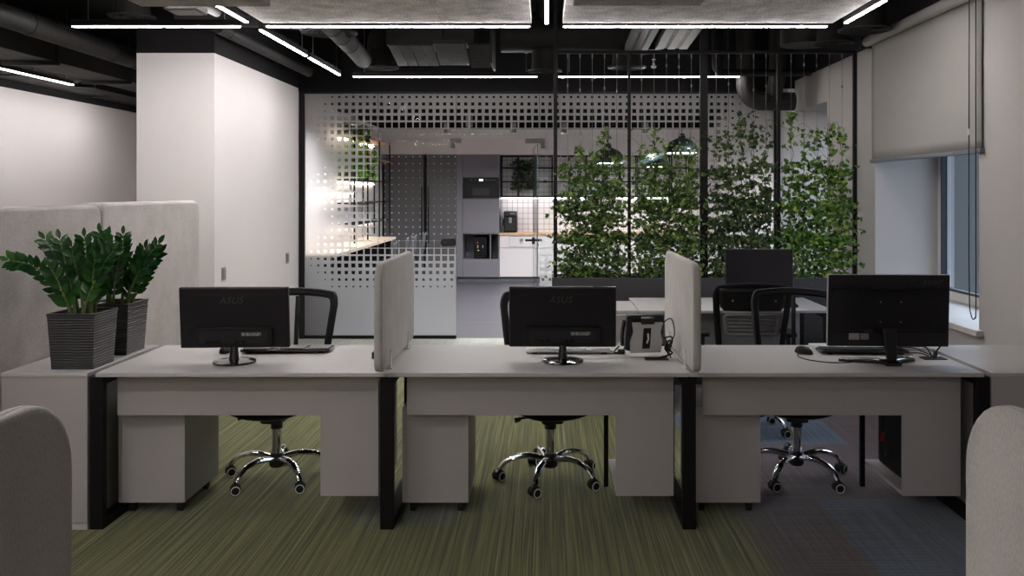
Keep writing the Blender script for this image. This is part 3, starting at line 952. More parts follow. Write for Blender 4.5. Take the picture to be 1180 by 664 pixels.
# drawer pedestals on castors
def pedestal():
    t = thing('drawer_pedestal', 'grey pedestal under the left desk', 'pedestal', (0, 0, 0), 0, 'mobile pedestals under the desks')
    MB().box(-.165, .165, 0.0, .44, .062, .535).build('carcass', M['laminate_panel'], t, bevel=.002)
    MB().ring_prism([(-.165, .062), (.165, .062), (.165, .535), (-.165, .535)], [(-.15, .077), (.15, .077), (.15, .52), (-.15, .52)], -.004, .0, 'y').build('edge_frame', M['laminate_panel'], t)
    for (a, b_) in ((.068, .28), (.284, .41), (.414, .53)):
        d = MB().box(-.162, .162, .44, .456, a, b_).build('drawer', M['laminate'], t, bevel=.002)
        MB().box(-.05, .05, .456, .468, b_ - .03, b_ - .022).build('handle', M['steel'], d)
    for sx in (-.12, .12):
        for y in (.06, .38):
            MB().cyl((sx - .012, y, .025), (sx + .012, y, .025), .025, n=14).box(sx - .014, sx + .014, y - .02, y + .02, .03, .061).build('caster', M['rubber'], t)
    return t
ped = pedestal()
ped.location = (-1.972, 4.335, 0)
ped['label'] = 'grey mobile pedestal under the left desk, its side lit from the kitchen'
dup(ped, (-.556, 4.335, 0), 0, 'grey mobile pedestal under the middle desk beside the left steel leg')
dup(ped, (.902, 4.335, 0), 0, 'grey mobile pedestal under the right desk beside the right steel leg')

# computers in the bays
def tower():
    t = thing('computer_tower', '', 'computer', (0, 0, 0), 0, 'computer towers in the desk bays')
    MB().box(-.085, .085, -.21, .21, .004, .40).build('case', M['plastic_soft'], t, bevel=.006)
    MB().box(-.083, .083, .21, .225, .006, .398).build('front_bezel', M['plastic_gloss'], t, bevel=.005)
    MB().box(-.075, .075, -.214, -.21, .03, .38).box(-.06, .0, -.218, -.213, .2, .36).build('rear_panel', M['steel'], t)
    MB().cyl((-.05, .225, .36), (-.05, .23, .36), .009).build('power_button', M['steel'], t)
    MB().box(-.07, -.05, -.15, -.13, 0, .004).box(.05, .07, -.15, -.13, 0, .004).box(-.07, -.05, .13, .15, 0, .004).box(.05, .07, .13, .15, 0, .004).build('foot', M['rubber'], t)
    return t
tw = tower()
for i, (x, label) in enumerate(((-.955, 'black computer tower in the bay of the left desk, seen past its steel leg'),
                               (.505, 'black computer tower in the bay of the middle desk'),
                               (1.895, 'black computer tower in the bay of the right desk'))):
    o = tw if i == 0 else copy_tree(tw)
    o.location = (x, 4.52, .1435); o['label'] = label
for (x, label) in ((1.80, 'red and black cable loop hanging beside the computer tower of the right desk'),):
    t = thing('hanging_cable', label, 'cable', (x, 4.55, .3))
    cable('cable', [(0, 0, .4), (-.02, .01, .2), (-.035, .02, .0), (-.02, .03, -.09), (.0, .04, -.05)], .004, M['cable'], t)
    cable('plug', [(-.03, .02, .05), (-.036, .02, .0)], .008, M['red'], t)
for (x, label) in ((-.70, 'dark cable bundle dropping behind the left steel leg of the middle desk'), (.634, 'thin dark cables sagging between the middle desk and its right steel leg')):
    t = thing('hanging_cable', label, 'cable', (x, 4.6, HT - .08), 0, 'cables under the desks')
    cable('cable', [(0, 0, .05), (.01, .02, -.2), (-.012, .0, -.4), (.012, .03, -.62), (.02, .1, -.66)], .004, M['cable'], t)
    cable('cable', [(-.01, .05, .05), (-.02, .03, -.15), (.015, .02, -.3), (-.01, .05, -.45), (.01, .1, -.66)], .003, M['cable'], t)

# fabric dividers with clips
def divider(x, ya, yb, z0, z1, label, group, r=.09):
    t = thing('desk_divider', label, 'divider', (x, (ya + yb) / 2, z0), 0, group)
    h = (yb - ya) / 2
    MB().prism(rr(-h, h, 0, z1 - z0, (.05, .05, r, r), 8), -.019, .019, 'x').build('panel', M['fabric_divider'], t, bevel=.011, segs=3)
    b = MB()
    n = 8
    path = rr(-h + .004, h - .004, .004, z1 - z0 - .004, (.05, .05, r, r), 8)
    b.tube([(.0, p[0], p[1]) for p in path], .006, 6, closed=True)
    b.build('piping', M['fabric_divider'], t)
    for y in (-h + .22, h - .22):
        c = MB()
        c.prism([(-.03, -.017), (.03, -.017), (.012, .05), (.004, .075), (-.004, .075), (-.012, .05)], -.0245, -.0195, 'x', Matrix.Translation((0, y, 0)))
        c.prism([(-.03, -.017), (.03, -.017), (.012, .05), (.004, .075), (-.004, .075), (-.012, .05)], .0195, .0245, 'x', Matrix.Translation((0, y, 0)))
        c.box(-.032, .032, y - .03, y + .03, -.018, -.0125)
        c.build('clip', M['white_plastic'], t)
    return t
divider(-.783, 4.02, 5.0, HT + .019, 1.278, 'light fabric desk divider between the left and the middle desk', 'fabric dividers on the desk rows')
divider(.698, 4.02, 5.0, HT + .019, 1.278, 'light fabric desk divider between the middle and the right desk', 'fabric dividers on the desk rows')
divider(-.772, .30, 1.385, HT + .019, 1.296, 'dark shaded fabric divider close to the camera at the lower left', 'fabric dividers on the desk rows', .12)
divider(.684, .30, 1.385, HT + .019, 1.296, 'fabric divider close to the camera at the lower right corner', 'fabric dividers on the desk rows', .12)
# the near bench that carries those two dividers (below the picture)
t, cx, oy = office_desk('office_desk', 'near bench desk below the bottom edge of the picture', -1.5, 1.4, .42, 1.2, [-1.45, -.06, 1.35], None)

# tall upholstered screens at the left
def screen(x0, x1, ya, yb, z1, label, r=.07):
    t = thing('acoustic_screen', label, 'screen', ((x0 + x1) / 2, (ya + yb) / 2, 0), 0, 'tall fabric screens on the left')
    h, w_ = (yb - ya) / 2, (x1 - x0) / 2
    MB().prism(rr(-h, h, .045, z1, (.02, .02, r, r), 8), -w_, w_, 'x').build('panel', M['fabric'], t, bevel=.02, segs=3)
    b = MB()
    for y in (-h + .2, h - .2):
        b.box(-w_ * .8, w_ * .8, y - .03, y + .03, 0, .048)
    b.build('foot', M['black_metal'], t)
    return t
screen(-2.72, -2.615, 2.6, 5.10, 1.537, 'tall grey fabric screen behind the potted plants, nearer one')
screen(-2.80, -2.615, 5.115, 6.54, 1.549, 'tall lighter fabric screen beyond the plants, in front of the white block wall')

# ------------------------------------------------------------------ monitors
RX = Euler((PI / 2, 0, 0))          # lettering that reads from the camera side (-Y)
def port_label(parent, x, y, z, w, h, m1='sticker', m2='sticker_dark', seed=1, name='rating_label'):
    rnd = random.Random(seed)
    o = MB().box(x - w / 2, x + w / 2, y - .0008, y, z - h / 2, z + h / 2).build(name, M[m1], parent)
    b = MB()
    n = 4
    for k in range(n):
        zz = z - h / 2 + h * (k + .5) / n
        a = x - w / 2 + w * .06
        while a < x + w / 2 - w * .12:
            l = rnd.uniform(.04, .2) * w
            b.box(a, min(a + l, x + w * .46), y - .0014, y - .0008, zz - h * .06, zz + h * .06)
            a += l + w * .05
    b.build('print', M[m2], o)
    return o
def monitor_round(label, loc, rz, group):
    """slim 24 inch monitor seen from behind on a round glossy foot; back faces -Y"""
    t = thing('computer_monitor', label, 'monitor', loc, rz, group)
    T = Matrix.Translation((0, 0, .226)) @ Matrix.Rotation(math.radians(5), 4, 'X')
    def B(mb, name, m, parent=t, **k): return mb.build(name, m, parent, M=T, **k)
    w, h = .272, .155
    B(MB().prism(rr(-w, w, -h, h, .006), .0, .022, 'y'), 'bezel', M['plastic'], bevel=.003)
    b = MB()
    b.prism(rr(-w + .004, w - .004, -h + .004, h - .004, .012), -.008, .001, 'y')
    b.prism(rr(-.195, .195, -h + .012, -.045, .016), -.030, -.007, 'y')
    B(b, 'back_cover', M['plastic_soft'], bevel=.005, segs=3)
    B(MB().box(-.20, .20, -.0086, -.004, h - .040, h - .033), 'vent_slot', M['rubber'])
    B(MB().box(-.262, .262, -.0084, -.006, -.0445, -.0430), 'cover_seam', M['rubber'])
    B(MB().prism(rr(-.17, .17, -.125, -.062, .012), -.0308, -.0300, 'y'), 'port_recess', M['rubber'])
    for x in (-.13, -.105, -.075, .02, .05):
        B(MB().box(x - .01, x + .01, -.036, -.0305, -.122, -.110), 'socket', M['plastic_gloss'])
    B(MB().prism(rr(-w + .006, w - .006, -h + .014, h - .006, .002), .0222, .0228, 'y'), 'screen', M['screen'])
    L = lettering('logo', 'ASUS', .047, M['logo_grey'], t, (0, 0, 0), (0, 0, 0), shear=.25, spacing=1.12)
    L.data.transform(T @ Matrix.Translation((-.012, -.0088, h - .066)) @ RX.to_matrix().to_4x4())
    o = port_label(t, .09, -.031, -.078, .105, .017, 'sticker_dark', 'sticker', 5)
    for q in [o] + kids(o): q.data.transform(T)
    B(MB().cyl((.218, -.0088, -.05), (.218, -.006, -.05), .004, n=10), 'lock_slot', M['rubber'])
    MB().tube([(0, -.006, .014), (0, -.005, .05), (0, .0, .105)], [.026, .021, .016], 16, flat=(.75, 1)).build('neck', M['plastic_gloss'], t)
    MB().lathe([(0, 0), (.100, 0), (.106, .004), (.104, .009), (.07, .014), (.03, .018), (0, .018)], 40).build('foot', M['plastic_gloss'], t)
    return t
GM = 'slim black monitors on round feet'
monitor_round('slim black round-foot monitor on the left desk, its back to the camera', (-1.578, 4.385, HT + .0005), math.radians(2.5), GM)
monitor_round('slim black round-foot monitor on the middle desk, its back to the camera', (.081, 4.41, HT + .0005), math.radians(-.5), GM)

def monitor_wide(label, loc, rz, group, mark=True):
    t = thing('computer_monitor', label, 'monitor', loc, rz, group)
    T = Matrix.Translation((0, 0, .266)) @ Matrix.Rotation(math.radians(3), 4, 'X')
    def B(mb, name, m, parent=t, **k): return mb.build(name, m, parent, M=T, **k)
    w, h = .299, .180
    B(MB().prism(rr(-w, w, -h, h, .004), .0, .028, 'y'), 'bezel', M['plastic'], bevel=.002)
    B(MB().box(-w - .0015, -w + .0005, .002, .026, -h + .003, h - .003).box(-w, w, .002, .026, h - .0005, h + .0012), 'edge_strip', M['grey_plastic'])
    b = MB()
    b.grid(lambda u, v: Vector(((2 * u - 1) * .283, -.004 - .026 * (1 - abs(2 * u - 1) ** 4) * (1 - abs(2 * v - 1) ** 6), -.105 + .215 * v)), 24, 10)
    b.box(-.283, .283, -.004, .004, -.11, .115)
    B(b, 'back_cover', M['plastic_soft'])
    b = MB()
    for k in range(10):
        for (x0, s) in ((-.20, 1), (.08, 1)):
            b.box(x0 + k * .013, x0 + k * .013 + .009, -.012, -.003, .118, .128)
    B(b, 'vents', M['rubber'])
    b = MB()
    for x in (-.05, .05):
        for z in (-.05, .05):
            b.cyl((x, -.033, z), (x, -.0285, z), .004, n=8)
    B(b, 'mount_screw', M['steel'])
    if mark:
        L = lettering('logo', 'acer', .044, M['logo_grey'], t, (0, 0, 0), (0, 0, 0), shear=.22, spacing=1.05)
        L.data.transform(T @ Matrix.Translation((.212, -.0012, .147)) @ Matrix.Diagonal((1.25, 1, 1, 1)) @ RX.to_matrix().to_4x4())
    for (x, z, ww, hh, a, b_) in ((-.170, -.130, .05, .032, 'sticker', 'sticker_dark'), (-.118, -.130, .045, .032, 'logo_grey', 'sticker'), (-.105, -.095, .045, .012, 'plastic', 'logo_grey')):
        o = port_label(t, x, -.0012 if z < -.11 else -.0275, z, ww, hh, a, b_, int(1000 - x * 999))
        for q in [o] + kids(o): q.data.transform(T)
    B(MB().prism(rr(-w + .006, w - .006, -h + .016, h - .006, .002), .0282, .0288, 'y'), 'screen', M['screen'])
    MB().prism([(-.012, .012), (.034, .012), (.036, .2), (-.038, .2)], -.03, .0, 'y', Matrix.Rotation(math.radians(-4), 4, 'X')).build('neck', M['plastic'], t, bevel=.006)
    b = MB()
    for (x, y) in ((-.225, .075), (.155, .095)):
        b.tube([(0, -.02, .013), (x * .5, y * .45, .014), (x, y, .005)], [.024, .022, .016], 10, flat=(.6, 1))
    b.prism(rr(-.035, .045, -.065, .01, .012), .0, .020, 'z')
    b.build('foot', M['plastic_gloss'], t, bevel=.003)
    return t
monitor_wide('wide black monitor on a V shaped foot on the right desk', (1.712, 4.345, HT + .0005), math.radians(-2), 'wide black monitors')

# ------------------------------------------------------------------ keyboards, mice, small things on the desks
def keyboard(label, loc, rz, body, keys, w=.43, d=.135):
    t = thing('keyboard', label, 'keyboard', loc, rz)
    T = Matrix.Rotation(math.radians(-3), 4, 'X')
    MB().prism(rr(-w / 2, w / 2, -d / 2, d / 2, .012), .0045, .019, 'z').build('case', M[body], t, bevel=.003, M=T)
    b = MB()
    nc, nr = 21, 6
    cw, ch = (w - .024) / nc, (d - .022) / nr
    for i in range(nc):
        for j in range(nr):
            if i in (15, 18) and j < 5 and i == 15: continue
            x, y = -w / 2 + .012 + i * cw, -d / 2 + .011 + j * ch
            b.box(x + .0012, x + cw - .0012, y + .0012, y + ch - .0012, .018, .0245)
    b.build('keys', M[keys], t, M=T)
    MB().box(-w / 2 + .03, -w / 2 + .06, -d / 2 + .01, -d / 2 + .02, 0, .012).box(w / 2 - .06, w / 2 - .03, -d / 2 + .01, -d / 2 + .02, 0, .012).box(-w / 2 + .03, -w / 2 + .06, d / 2 - .02, d / 2 - .01, -.0, .006).box(w / 2 - .06, w / 2 - .03, d / 2 - .02, d / 2 - .01, 0, .006).build('foot', M['rubber'], t)
    return t
keyboard('black framed keyboard with pale keys on the left desk beside the round foot monitor', (-1.40, 4.70, HT + .001), math.radians(3), 'plastic_gloss', 'grey_plastic', .47, .16)
keyboard('white keyboard behind the monitor on the middle desk', (.12, 4.68, HT + .001), 0, 'white_plastic', 'white_plastic', .46, .15)
keyboard('black keyboard behind the wide monitor on the right desk', (1.69, 4.655, HT + .001), math.radians(-2), 'plastic', 'plastic_soft', .46, .14)

def mouse(label, loc, rz, group):
    t = thing('computer_mouse', label, 'mouse', loc, rz, group)
    prof = [(0, .0), (.6, .0), (.93, .012), (1.0, .03)]
    b = MB()
    def f(u, v):
        a = 2 * PI * u
        r = math.sin(v * PI / 2)
        return Vector((.031 * math.cos(a) * r, .056 * math.sin(a) * r, .002 + .036 * math.cos(v * PI / 2) ** .8 * (1 + .15 * math.sin(a) * r)))
    b.grid(f, 24, 8)
    b.lathe([(0, .002), (.9, .002)], 24, Matrix.Diagonal((.0335, .06, 1, 1)))
    b.build('shell', M['plastic_soft'], t)
    MB().cyl((-.004, -.026, .032), (.004, -.026, .032), .009, n=14).build('scroll_wheel', M['grey_plastic'], t)
    return t
GMO = 'black computer mice'
m1 = mouse('black mouse with a curling cable on the right desk', (1.372, 4.63, HT + .0005), math.radians(35), GMO)
t = thing('mouse_cable', 'thin cable curling from the mouse over the right desk towards the monitor foot', 'cable', (1.37, 4.6, HT))
cable('cable', [(-.03, -.0, .01), (-.055, -.06, .004), (-.03, -.16, .003), (.06, -.23, .003), (.16, -.22, .003), (.22, -.17, .003), (.30, -.13, .003)], .0028, M['cable'], t)
mouse('small dark mouse peeking below the monitor on the left desk', (-1.725, 4.66, HT + .0005), math.radians(10), GMO)

def grommet(label, loc):
    t = thing('cable_grommet', label, 'cable grommet', loc, 0, 'flap grommets in the desk tops')
    MB().ring_prism(rr(-.06, .06, -.04, .04, .004), rr(-.052, .052, -.032, .032, .004), 0, .003, 'z').build('rim', M['plastic'], t)
    MB().box(-.052, .052, -.032, .010, .0, .002).build('flap', M['plastic_soft'], t)
    MB().box(-.05, .05, .011, .032, .0, .0012).build('brush', M['rubber'], t)
grommet('dark cable flap in the middle desk beside the fabric divider', (.565, 4.48, HT + .0003))
grommet('dark cable flap in the right desk by the tangled cables', (2.0, 4.49, HT + .0003))
t = thing('socket_box', 'small black socket box at the right edge of the left desk beside the divider', 'socket box', (-.875, 4.52, HT + .0005))
MB().prism(rr(-.028, .028, -.05, .05, .006), 0, .034, 'z').build('body', M['plastic'], t, bevel=.003)
MB().box(-.018, .018, -.052, -.0495, .006, .028).build('socket_face', M['plastic_gloss'], t)
cable('cable', [(.0, .05, .02), (.015, .09, .045), (.04, .10, .03), (.055, .10, .004)], .004, M['cable'], t)

# desk phone seen from behind
t = thing('desk_phone', 'black desk phone on a grey folded stand, seen from behind, on the middle desk', 'phone', (.520, 4.52, HT + .0005), math.radians(6))
T = Matrix.Translation((0, 0, .012)) @ Matrix.Rotation(math.radians(18), 4, 'X')
MB().prism(rr(-.098, .098, .0, .205, .014), .0, .032, 'y').build('body', M['plastic'], t, bevel=.005, M=T @ Matrix.Translation((-.008, .045, 0)))
MB().prism(rr(-.060, .060, .1, .19, .006), .032, .034, 'y').build('display', M['screen'], t, M=T @ Matrix.Translation((0, .045, 0)))
b = MB()
b.prism([(-.080, .0), (.080, .0), (.086, .062), (.072, .118), (.082, .172), (-.082, .172), (-.072, .118), (-.086, .062)], -.006, .010, 'y', T @ Matrix.Translation((0, .028, 0)))
b.build('stand', M['stand_grey'], t, bevel=.003)
MB().box(-.021, .019, .0185, .0215, .028, .145, T).build('stand_slot', M['rubber'], t)
MB().tube([T @ Vector((.002, .017, .06)), T @ Vector((.007, .014, .085)), T @ Vector((.003, .017, .115))], .005, 8).build('ribbon_cable', M['white_plastic'], t)
MB().prism(rr(-.035, .035, -.004, .03, .004), -.01, .012, 'y', T @ Matrix.Translation((0, .03, .17))).build('handset_rest', M['plastic'], t)
hs = MB().tube(smooth_path([(-.108, .10, .05), (-.112, .085, .09), (-.112, .07, .13), (-.106, .05, .185)], 5), .016, 10, flat=(1, .8)).build('handset', M['plastic_gloss'], t)
MB().cyl((-.08, .08, .211), (-.07, .08, .214), .006).build('message_lamp', M['red'], t)
t = thing('cable_tangle', 'tangle of black cables behind the desk phone against the divider', 'cables', (.63, 4.50, HT))
cable('cable', [(-.04, .05, .16), (.02, .04, .2), (.035, .02, .12), (.0, .0, .06), (.012, -.01, .004)], .003, M['cable'], t)
cable('cable', [(-.02, .03, .10), (.018, .01, .11), (.02, .02, .07), (-.015, .02, .05), (.0, .0, .02), (-.03, -.03, .004)], .004, M['cable'], t)
cable('cable', [(-.03, .06, .06), (.02, .05, .05), (.01, .02, .09), (-.01, .03, .05), (.02, .0, .025), (-.06, -.02, .004)], .0045, M['cable'], t)
MB().tube([(-.0, .03, .07), (.006, .02, .03)], .013, 8).build('plug', M['plastic'], t)
t = thing('cable_tangle', 'pale and black cables lying beside the monitor on the middle desk', 'cables', (.36, 4.66, HT))
cable('cable', [(-.06, .05, .03), (-.02, .03, .05), (.02, .05, .04), (.06, .0, .03), (.02, -.03, .01), (-.04, -.02, .012), (-.03, .03, .03), (.05, .03, .05)], .004, M['cable_white'], t)
cable('cable', [(.03, .02, .03), (.0, -.03, .008), (.04, -.05, .01), (.06, -.01, .03), (.1, .0, .05), (.11, .05, .11)], .005, M['cable'], t)
cable('cable', [(-.22, -.20, .003), (-.10, -.19, .003), (.0, -.17, .003), (.10, -.14, .003), (.15, -.13, .003)], .0022, M['cable_white'], t)
MB().tube([(.02, -.04, .014), (.055, -.05, .014)], .013, 10).build('plug', M['plastic'], t)
t = thing('cable_tangle', 'black cables looping up from the flap beside the wide monitor', 'cables', (2.0, 4.5, HT))
cable('cable', [(.0, .0, .005), (.03, .01, .04), (.075, .03, .09), (.06, .05, .13), (.02, .06, .16)], .0045, M['cable'], t)
cable('cable', [(.0, .0, .005), (-.02, .03, .05), (-.09, .06, .10), (-.16, .08, .13)], .004, M['cable'], t)
cable('cable', [(.01, .0, .005), (-.04, .0, .03), (-.10, .03, .05), (-.2, .07, .04), (-.26, .09, .005)], .003, M['cable'], t)
cable('cable', [(-.01, .0, .005), (-.06, .0, .025), (-.12, .04, .02), (-.17, .08, .004)], .003, M['cable'], t)
MB().tube([(.008, .0, .0), (.02, .004, .028)], .011, 8).build('plug', M['plastic'], t)
# white phone-like box and papers behind the wide monitor
t = thing('desk_phone', 'black and white desk phone standing behind the right end of the wide monitor', 'phone', (2.0, 4.76, HT + .0005), math.radians(-8))
T = Matrix.Rotation(math.radians(20), 4, 'X')
MB().prism(rr(-.09, .09, .0, .19, .012), .03, .058, 'y', T).build('body', M['plastic'], t, bevel=.004)
MB().prism([(-.07, .004), (.07, .004), (.064, .15), (-.064, .15)], .012, .026, 'y', T).build('stand', M['grey_plastic'], t, bevel=.003)
MB().tube([(.108, .05, .04), (.112, .03, .11), (.106, .0, .19)], .016, 10).build('handset', M['plastic_gloss'], t)

t = thing('paper_stack', 'small stack of white paper at the back edge of the right desk behind the keyboard', 'paper', (1.62, 4.80, HT + .0005), math.radians(2))
MB().box(-.15, .15, -.07, .075, 0, .012).build('sheets', M['white_plastic'], t)
MB().box(-.148, .149, -.073, .071, .0121, .0135).build('top_sheet', M['white_plastic'], t)

# ------------------------------------------------------------------ office chairs
def chair(label, loc, rz, group, kind='plain', base_rot=0.0):
    """swivel chair; the sitter looks towards -Y, the backrest is on the +Y side"""
    t = thing('office_chair', label, 'chair', loc, rz, group)
    MB().lathe([(0, .075), (.034, .075), (.042, .085), (.042, .135), (.034, .15), (.024, .155), (0, .155)], 20).build('hub', M['plastic'], t)
    for k in range(5):
        a = base_rot + k * 2 * PI / 5
        R = Matrix.Rotation(a, 4, 'Z')
        pts = [R @ Vector(p) for p in smooth_path([(.03, 0, .122), (.12, 0, .138), (.20, 0, .128), (.255, 0, .100), (.284, 0, .064)], 4)]
        n = len(pts)
        leg = MB().tube(pts, [.024 - .008 * i / (n - 1) for i in range(n)], 10, flat=(.75, 1)).build('leg', M['chrome'], t)
        ca = a + (k * 1.7 + .5)
        c, s = math.cos(ca), math.sin(ca)
        P = R @ Vector((.287, 0, 0))
        Tm = Matrix.Translation(P) @ Matrix.Rotation(ca, 4, 'Z')
        b = MB()
        b.prism([(-.03, .028), (-.026, .05), (-.008, .062), (.014, .06), (.026, .046), (.029, .028)], -.012, .012, 'y', Tm)
        b.cyl(Tm @ Vector((0, 0, .055)), Tm @ Vector((0, 0, .072)), .010, n=10)
        cst = b.build('caster', M['plastic'], leg, bevel=.002)
        for sy in (-1, 1):
            b = MB()
            b.mi = 0
            b.cyl(Tm @ Vector((0, sy * .013, .0275)), Tm @ Vector((0, sy * .029, .0275)), .0272, n=20)
            b.mi = 1
            Rm = Tm @ Matrix.Translation((0, sy * .0292, .0275)) @ Matrix.Rotation(PI / 2, 4, 'X')
            b.lathe([(.0200, -.0015), (.0248, -.0015), (.0248, .0015), (.0200, .0015)], 20, Rm, closed=True)
            b.build('caster_wheel', [M['rubber'], M['white_plastic']], leg)
    MB().cyl((0, 0, .15), (0, 0, .30), .027, n=18).build('gas_lift', M['chrome'], t)
    MB().cyl((0, 0, .29), (0, 0, .36), .033, n=18).build('lift_sleeve', M['plastic'], t)
    MB().prism(rr(-.06, .06, -.1, .14, .02), .335, .392, 'z').build('tilt_mechanism', M['plastic'], t, bevel=.006)
    lv = MB().tube([(-.05, -.02, .365), (-.14, -.03, .362), (-.19, -.04, .36)], .006, 8).build('lever', M['black_metal'], t)
    MB().tube([(-.175, -.038, .358), (-.205, -.043, .352)], [.012, .015], 10).build('lever_knob', M['plastic'], lv)
    # seat pan and cushion
    def seat_fn(zc, th, W, D):
        def f(u, v):
            a = 2 * PI * u
            cx, sy = math.cos(a), math.sin(a)
            e = 3.5
            rr_ = 1.0 / ((abs(cx) ** e + abs(sy) ** e) ** (1 / e))
            ph = -PI / 2 + PI * v
            q = math.cos(ph) ** .45 if abs(ph) < PI / 2 - 1e-4 else 0.0
            x, y = W * cx * rr_ * q, D * sy * rr_ * q - .02
            z = zc + th * math.sin(ph) + .022 * (x / W) ** 2 - .02 * max(0, (-y - .12) / .12) ** 2 * (1 if y < -.12 else 0)
            return Vector((x, y, z))
        return f
    MB().grid(seat_fn(.435, .038, .245, .24), 40, 12).build('seat', M['seat_fabric'], t, ang=60)
    MB().grid(seat_fn(.405, .018, .215, .21), 32, 8).build('seat_pan', M['plastic'], t, ang=60)
    # backrest
    zb, zt = .50, 1.035
    wb, wt = .205, .245
    tilt = .10
    def bp(sx, f):      # sx in -1..1, f 0..1 up the back
        wdt = wb + (wt - wb) * min(1, f * 1.15)
        x = sx * wdt
        y = .235 + tilt * f + .018 * math.sin(f * PI) * -1.6 - .035 * sx * sx + .03
        return Vector((x, y, zb + (zt - zb) * f))
    outline = rr(-1, 1, 0, 1, (.14, .14, .13, .13), 6)
    path = []
    for i, p in enumerate(outline):
        q = outline[(i + 1) % len(outline)]
        k = max(1, int(math.hypot(q[0] - p[0], (q[1] - p[1]) * 2) / .25))
        for j in range(k):
            path.append((p[0] + (q[0] - p[0]) * j / k, p[1] + (q[1] - p[1]) * j / k))
    np_ = len(path)
    wid = (.078, .046) if kind == 'plain' else (.07, .036)
    def band(u, v):
        p = path[int(round(u * np_)) % np_]
        qx = p[0] * (1 - wid[0] * 2 * (1 - v))
        qf = .5 + (p[1] - .5) * (1 - wid[1] * 2 * 1.55 * (1 - v))
        P = bp(qx, qf)
        if p[1] > .5: P.z -= .022 * qx * qx
        P.y += .006 * math.sin(v * PI)
        return P
    fr = MB().grid(band, np_, 4)
    bmesh.ops.remove_doubles(fr.bm, verts=fr.bm.verts, dist=1e-5)
    fr.build('back_frame', M['plastic_soft'], t, solid=.026, ang=50, bevel=.004)
    MB().grid(lambda u, v: bp((2 * u - 1) * .89, .08 + .84 * v), 16, 20).build('back_mesh', M['mesh'], t)
    MB().tube(smooth_path([(0, .10, .37), (0, .22, .365), (0, .305, .42), (0, .315, .56)], 6), [.03] * 19, 10, flat=(.6, 1.2)).build('back_bracket', M['plastic'], t)
    if kind == 'plain':
        MB().tube(smooth_path([(0, .305, .48), (0, .30, .70), (0, .335, .99)], 6), .011, 8, flat=(.6, 1.2)).build('back_spine', M['plastic'], t)
    else:
        lum = MB()
        for k in range(4):
            f0 = .40 + k * .045
            lum.grid(lambda u, v: bp((2 * u - 1) * .66, f0 + .026 * v) + Vector((0, .022, 0)), 10, 1)
        lum.build('lumbar_slats', M['grey_plastic'], t, solid=.006)
        lf = MB().tube([bp(p[0] * .74, .365 + p[1] * .24) + Vector((0, .022, 0)) for p in path], .010, 8, closed=True).build('lumbar_frame', M['grey_plastic'], t)
        MB().grid(lambda u, v: bp((2 * u - 1) * (.86 - .5 * max(0, .22 - v)), .66 + .28 * v) + Vector((0, .018, 0)), 14, 6).build('upper_pad', M['plastic'], t, solid=.014)
        for k, x in enumerate((-.62, 0, .5)):
            MB().grid(lambda u, v: bp(x + .05 * u, .775 + .022 * v) + Vector((0, .027, 0)), 1, 1).build('badge', M['grey_plastic'], t, solid=.003)
        for sx in (-1, 1):
            arm = MB().tube(smooth_path([(sx * .16, .05, .40), (sx * .27, .05, .42), (sx * .285, .04, .54), (sx * .285, .03, .655)], 5), .017, 10).build('armrest', M['plastic'], t)
            MB().prism(rr(-.042, .042, -.13, .12, .03), .655, .682, 'z', Matrix.Translation((sx * .285, .02, 0))).build('arm_pad', M['plastic_soft'], arm, bevel=.007)
    return t
GCH = 'black mesh office chairs with chrome bases'
ch = chair('black mesh chair behind the left desk, its right half showing beside the monitor', (-1.515, 4.87, 0), math.radians(-4), GCH, base_rot=.49)
dup(ch, (.02, 4.86, 0), math.radians(9), 'black mesh chair behind the middle desk, almost hidden by the monitor')
dup(ch, (1.41, 4.90, 0), math.radians(-13), 'black mesh chair behind the right desk, left of the wide monitor')
chair('black chair with grey lumbar slats and armrests at the second desk, seen from behind', (1.335, 5.86, 0), math.radians(176), 'chairs at the second desk row', 'slats', .1)

# ------------------------------------------------------------------ second desk row, its cabinet and monitor
Y2A, Y2B = 6.32, 7.10
t = thing('low_cabinet', 'light grey low cabinet at the left end of the second desk row', 'cabinet', (.34, 6.60, 0))
MB().box(-.325, .325, -.28, .28, HT - .02, HT).build('top', M['laminate'], t, bevel=.002)
MB().box(-.322, .322, -.275, .275, .06, HT - .02).build('body', M['laminate_panel'], t, bevel=.001)
for s in (-1, 1):
    d = MB().box(s * .161 - .158, s * .161 + .158, -.292, -.2755, .07, HT - .03).build('door', M['laminate_panel'], t, bevel=.002)
    MB().box(s * .03 - .004, s * .03 + .004, -.305, -.292, .5, .62).build('handle', M['steel'], d)
MB().box(-.31, .31, -.26, .26, 0, .06).build('plinth', M['black_metal'], t)
t, cx, oy = office_desk('office_desk', 'second row desk behind the fabric divider and the chairs, in front of the ivy', .670, 2.10, Y2A, Y2B, [.71, 2.06], 'second row of desks')
MB().box(.75 - cx, 2.02 - cx, .22, .24, .38, HT - .0205).build('modesty_panel', M['laminate_panel'], t)
o = monitor_wide('black monitor on the second row desk, its dark screen facing the camera', (1.66, 6.80, HT + .0005), math.radians(180), 'wide black monitors', mark=False)
o.scale = (.88, .95, .93)
mouse('black mouse on the second row desk, seen through the mesh of the right chair', (1.83, 6.5, HT + .0005), math.radians(80), GMO)

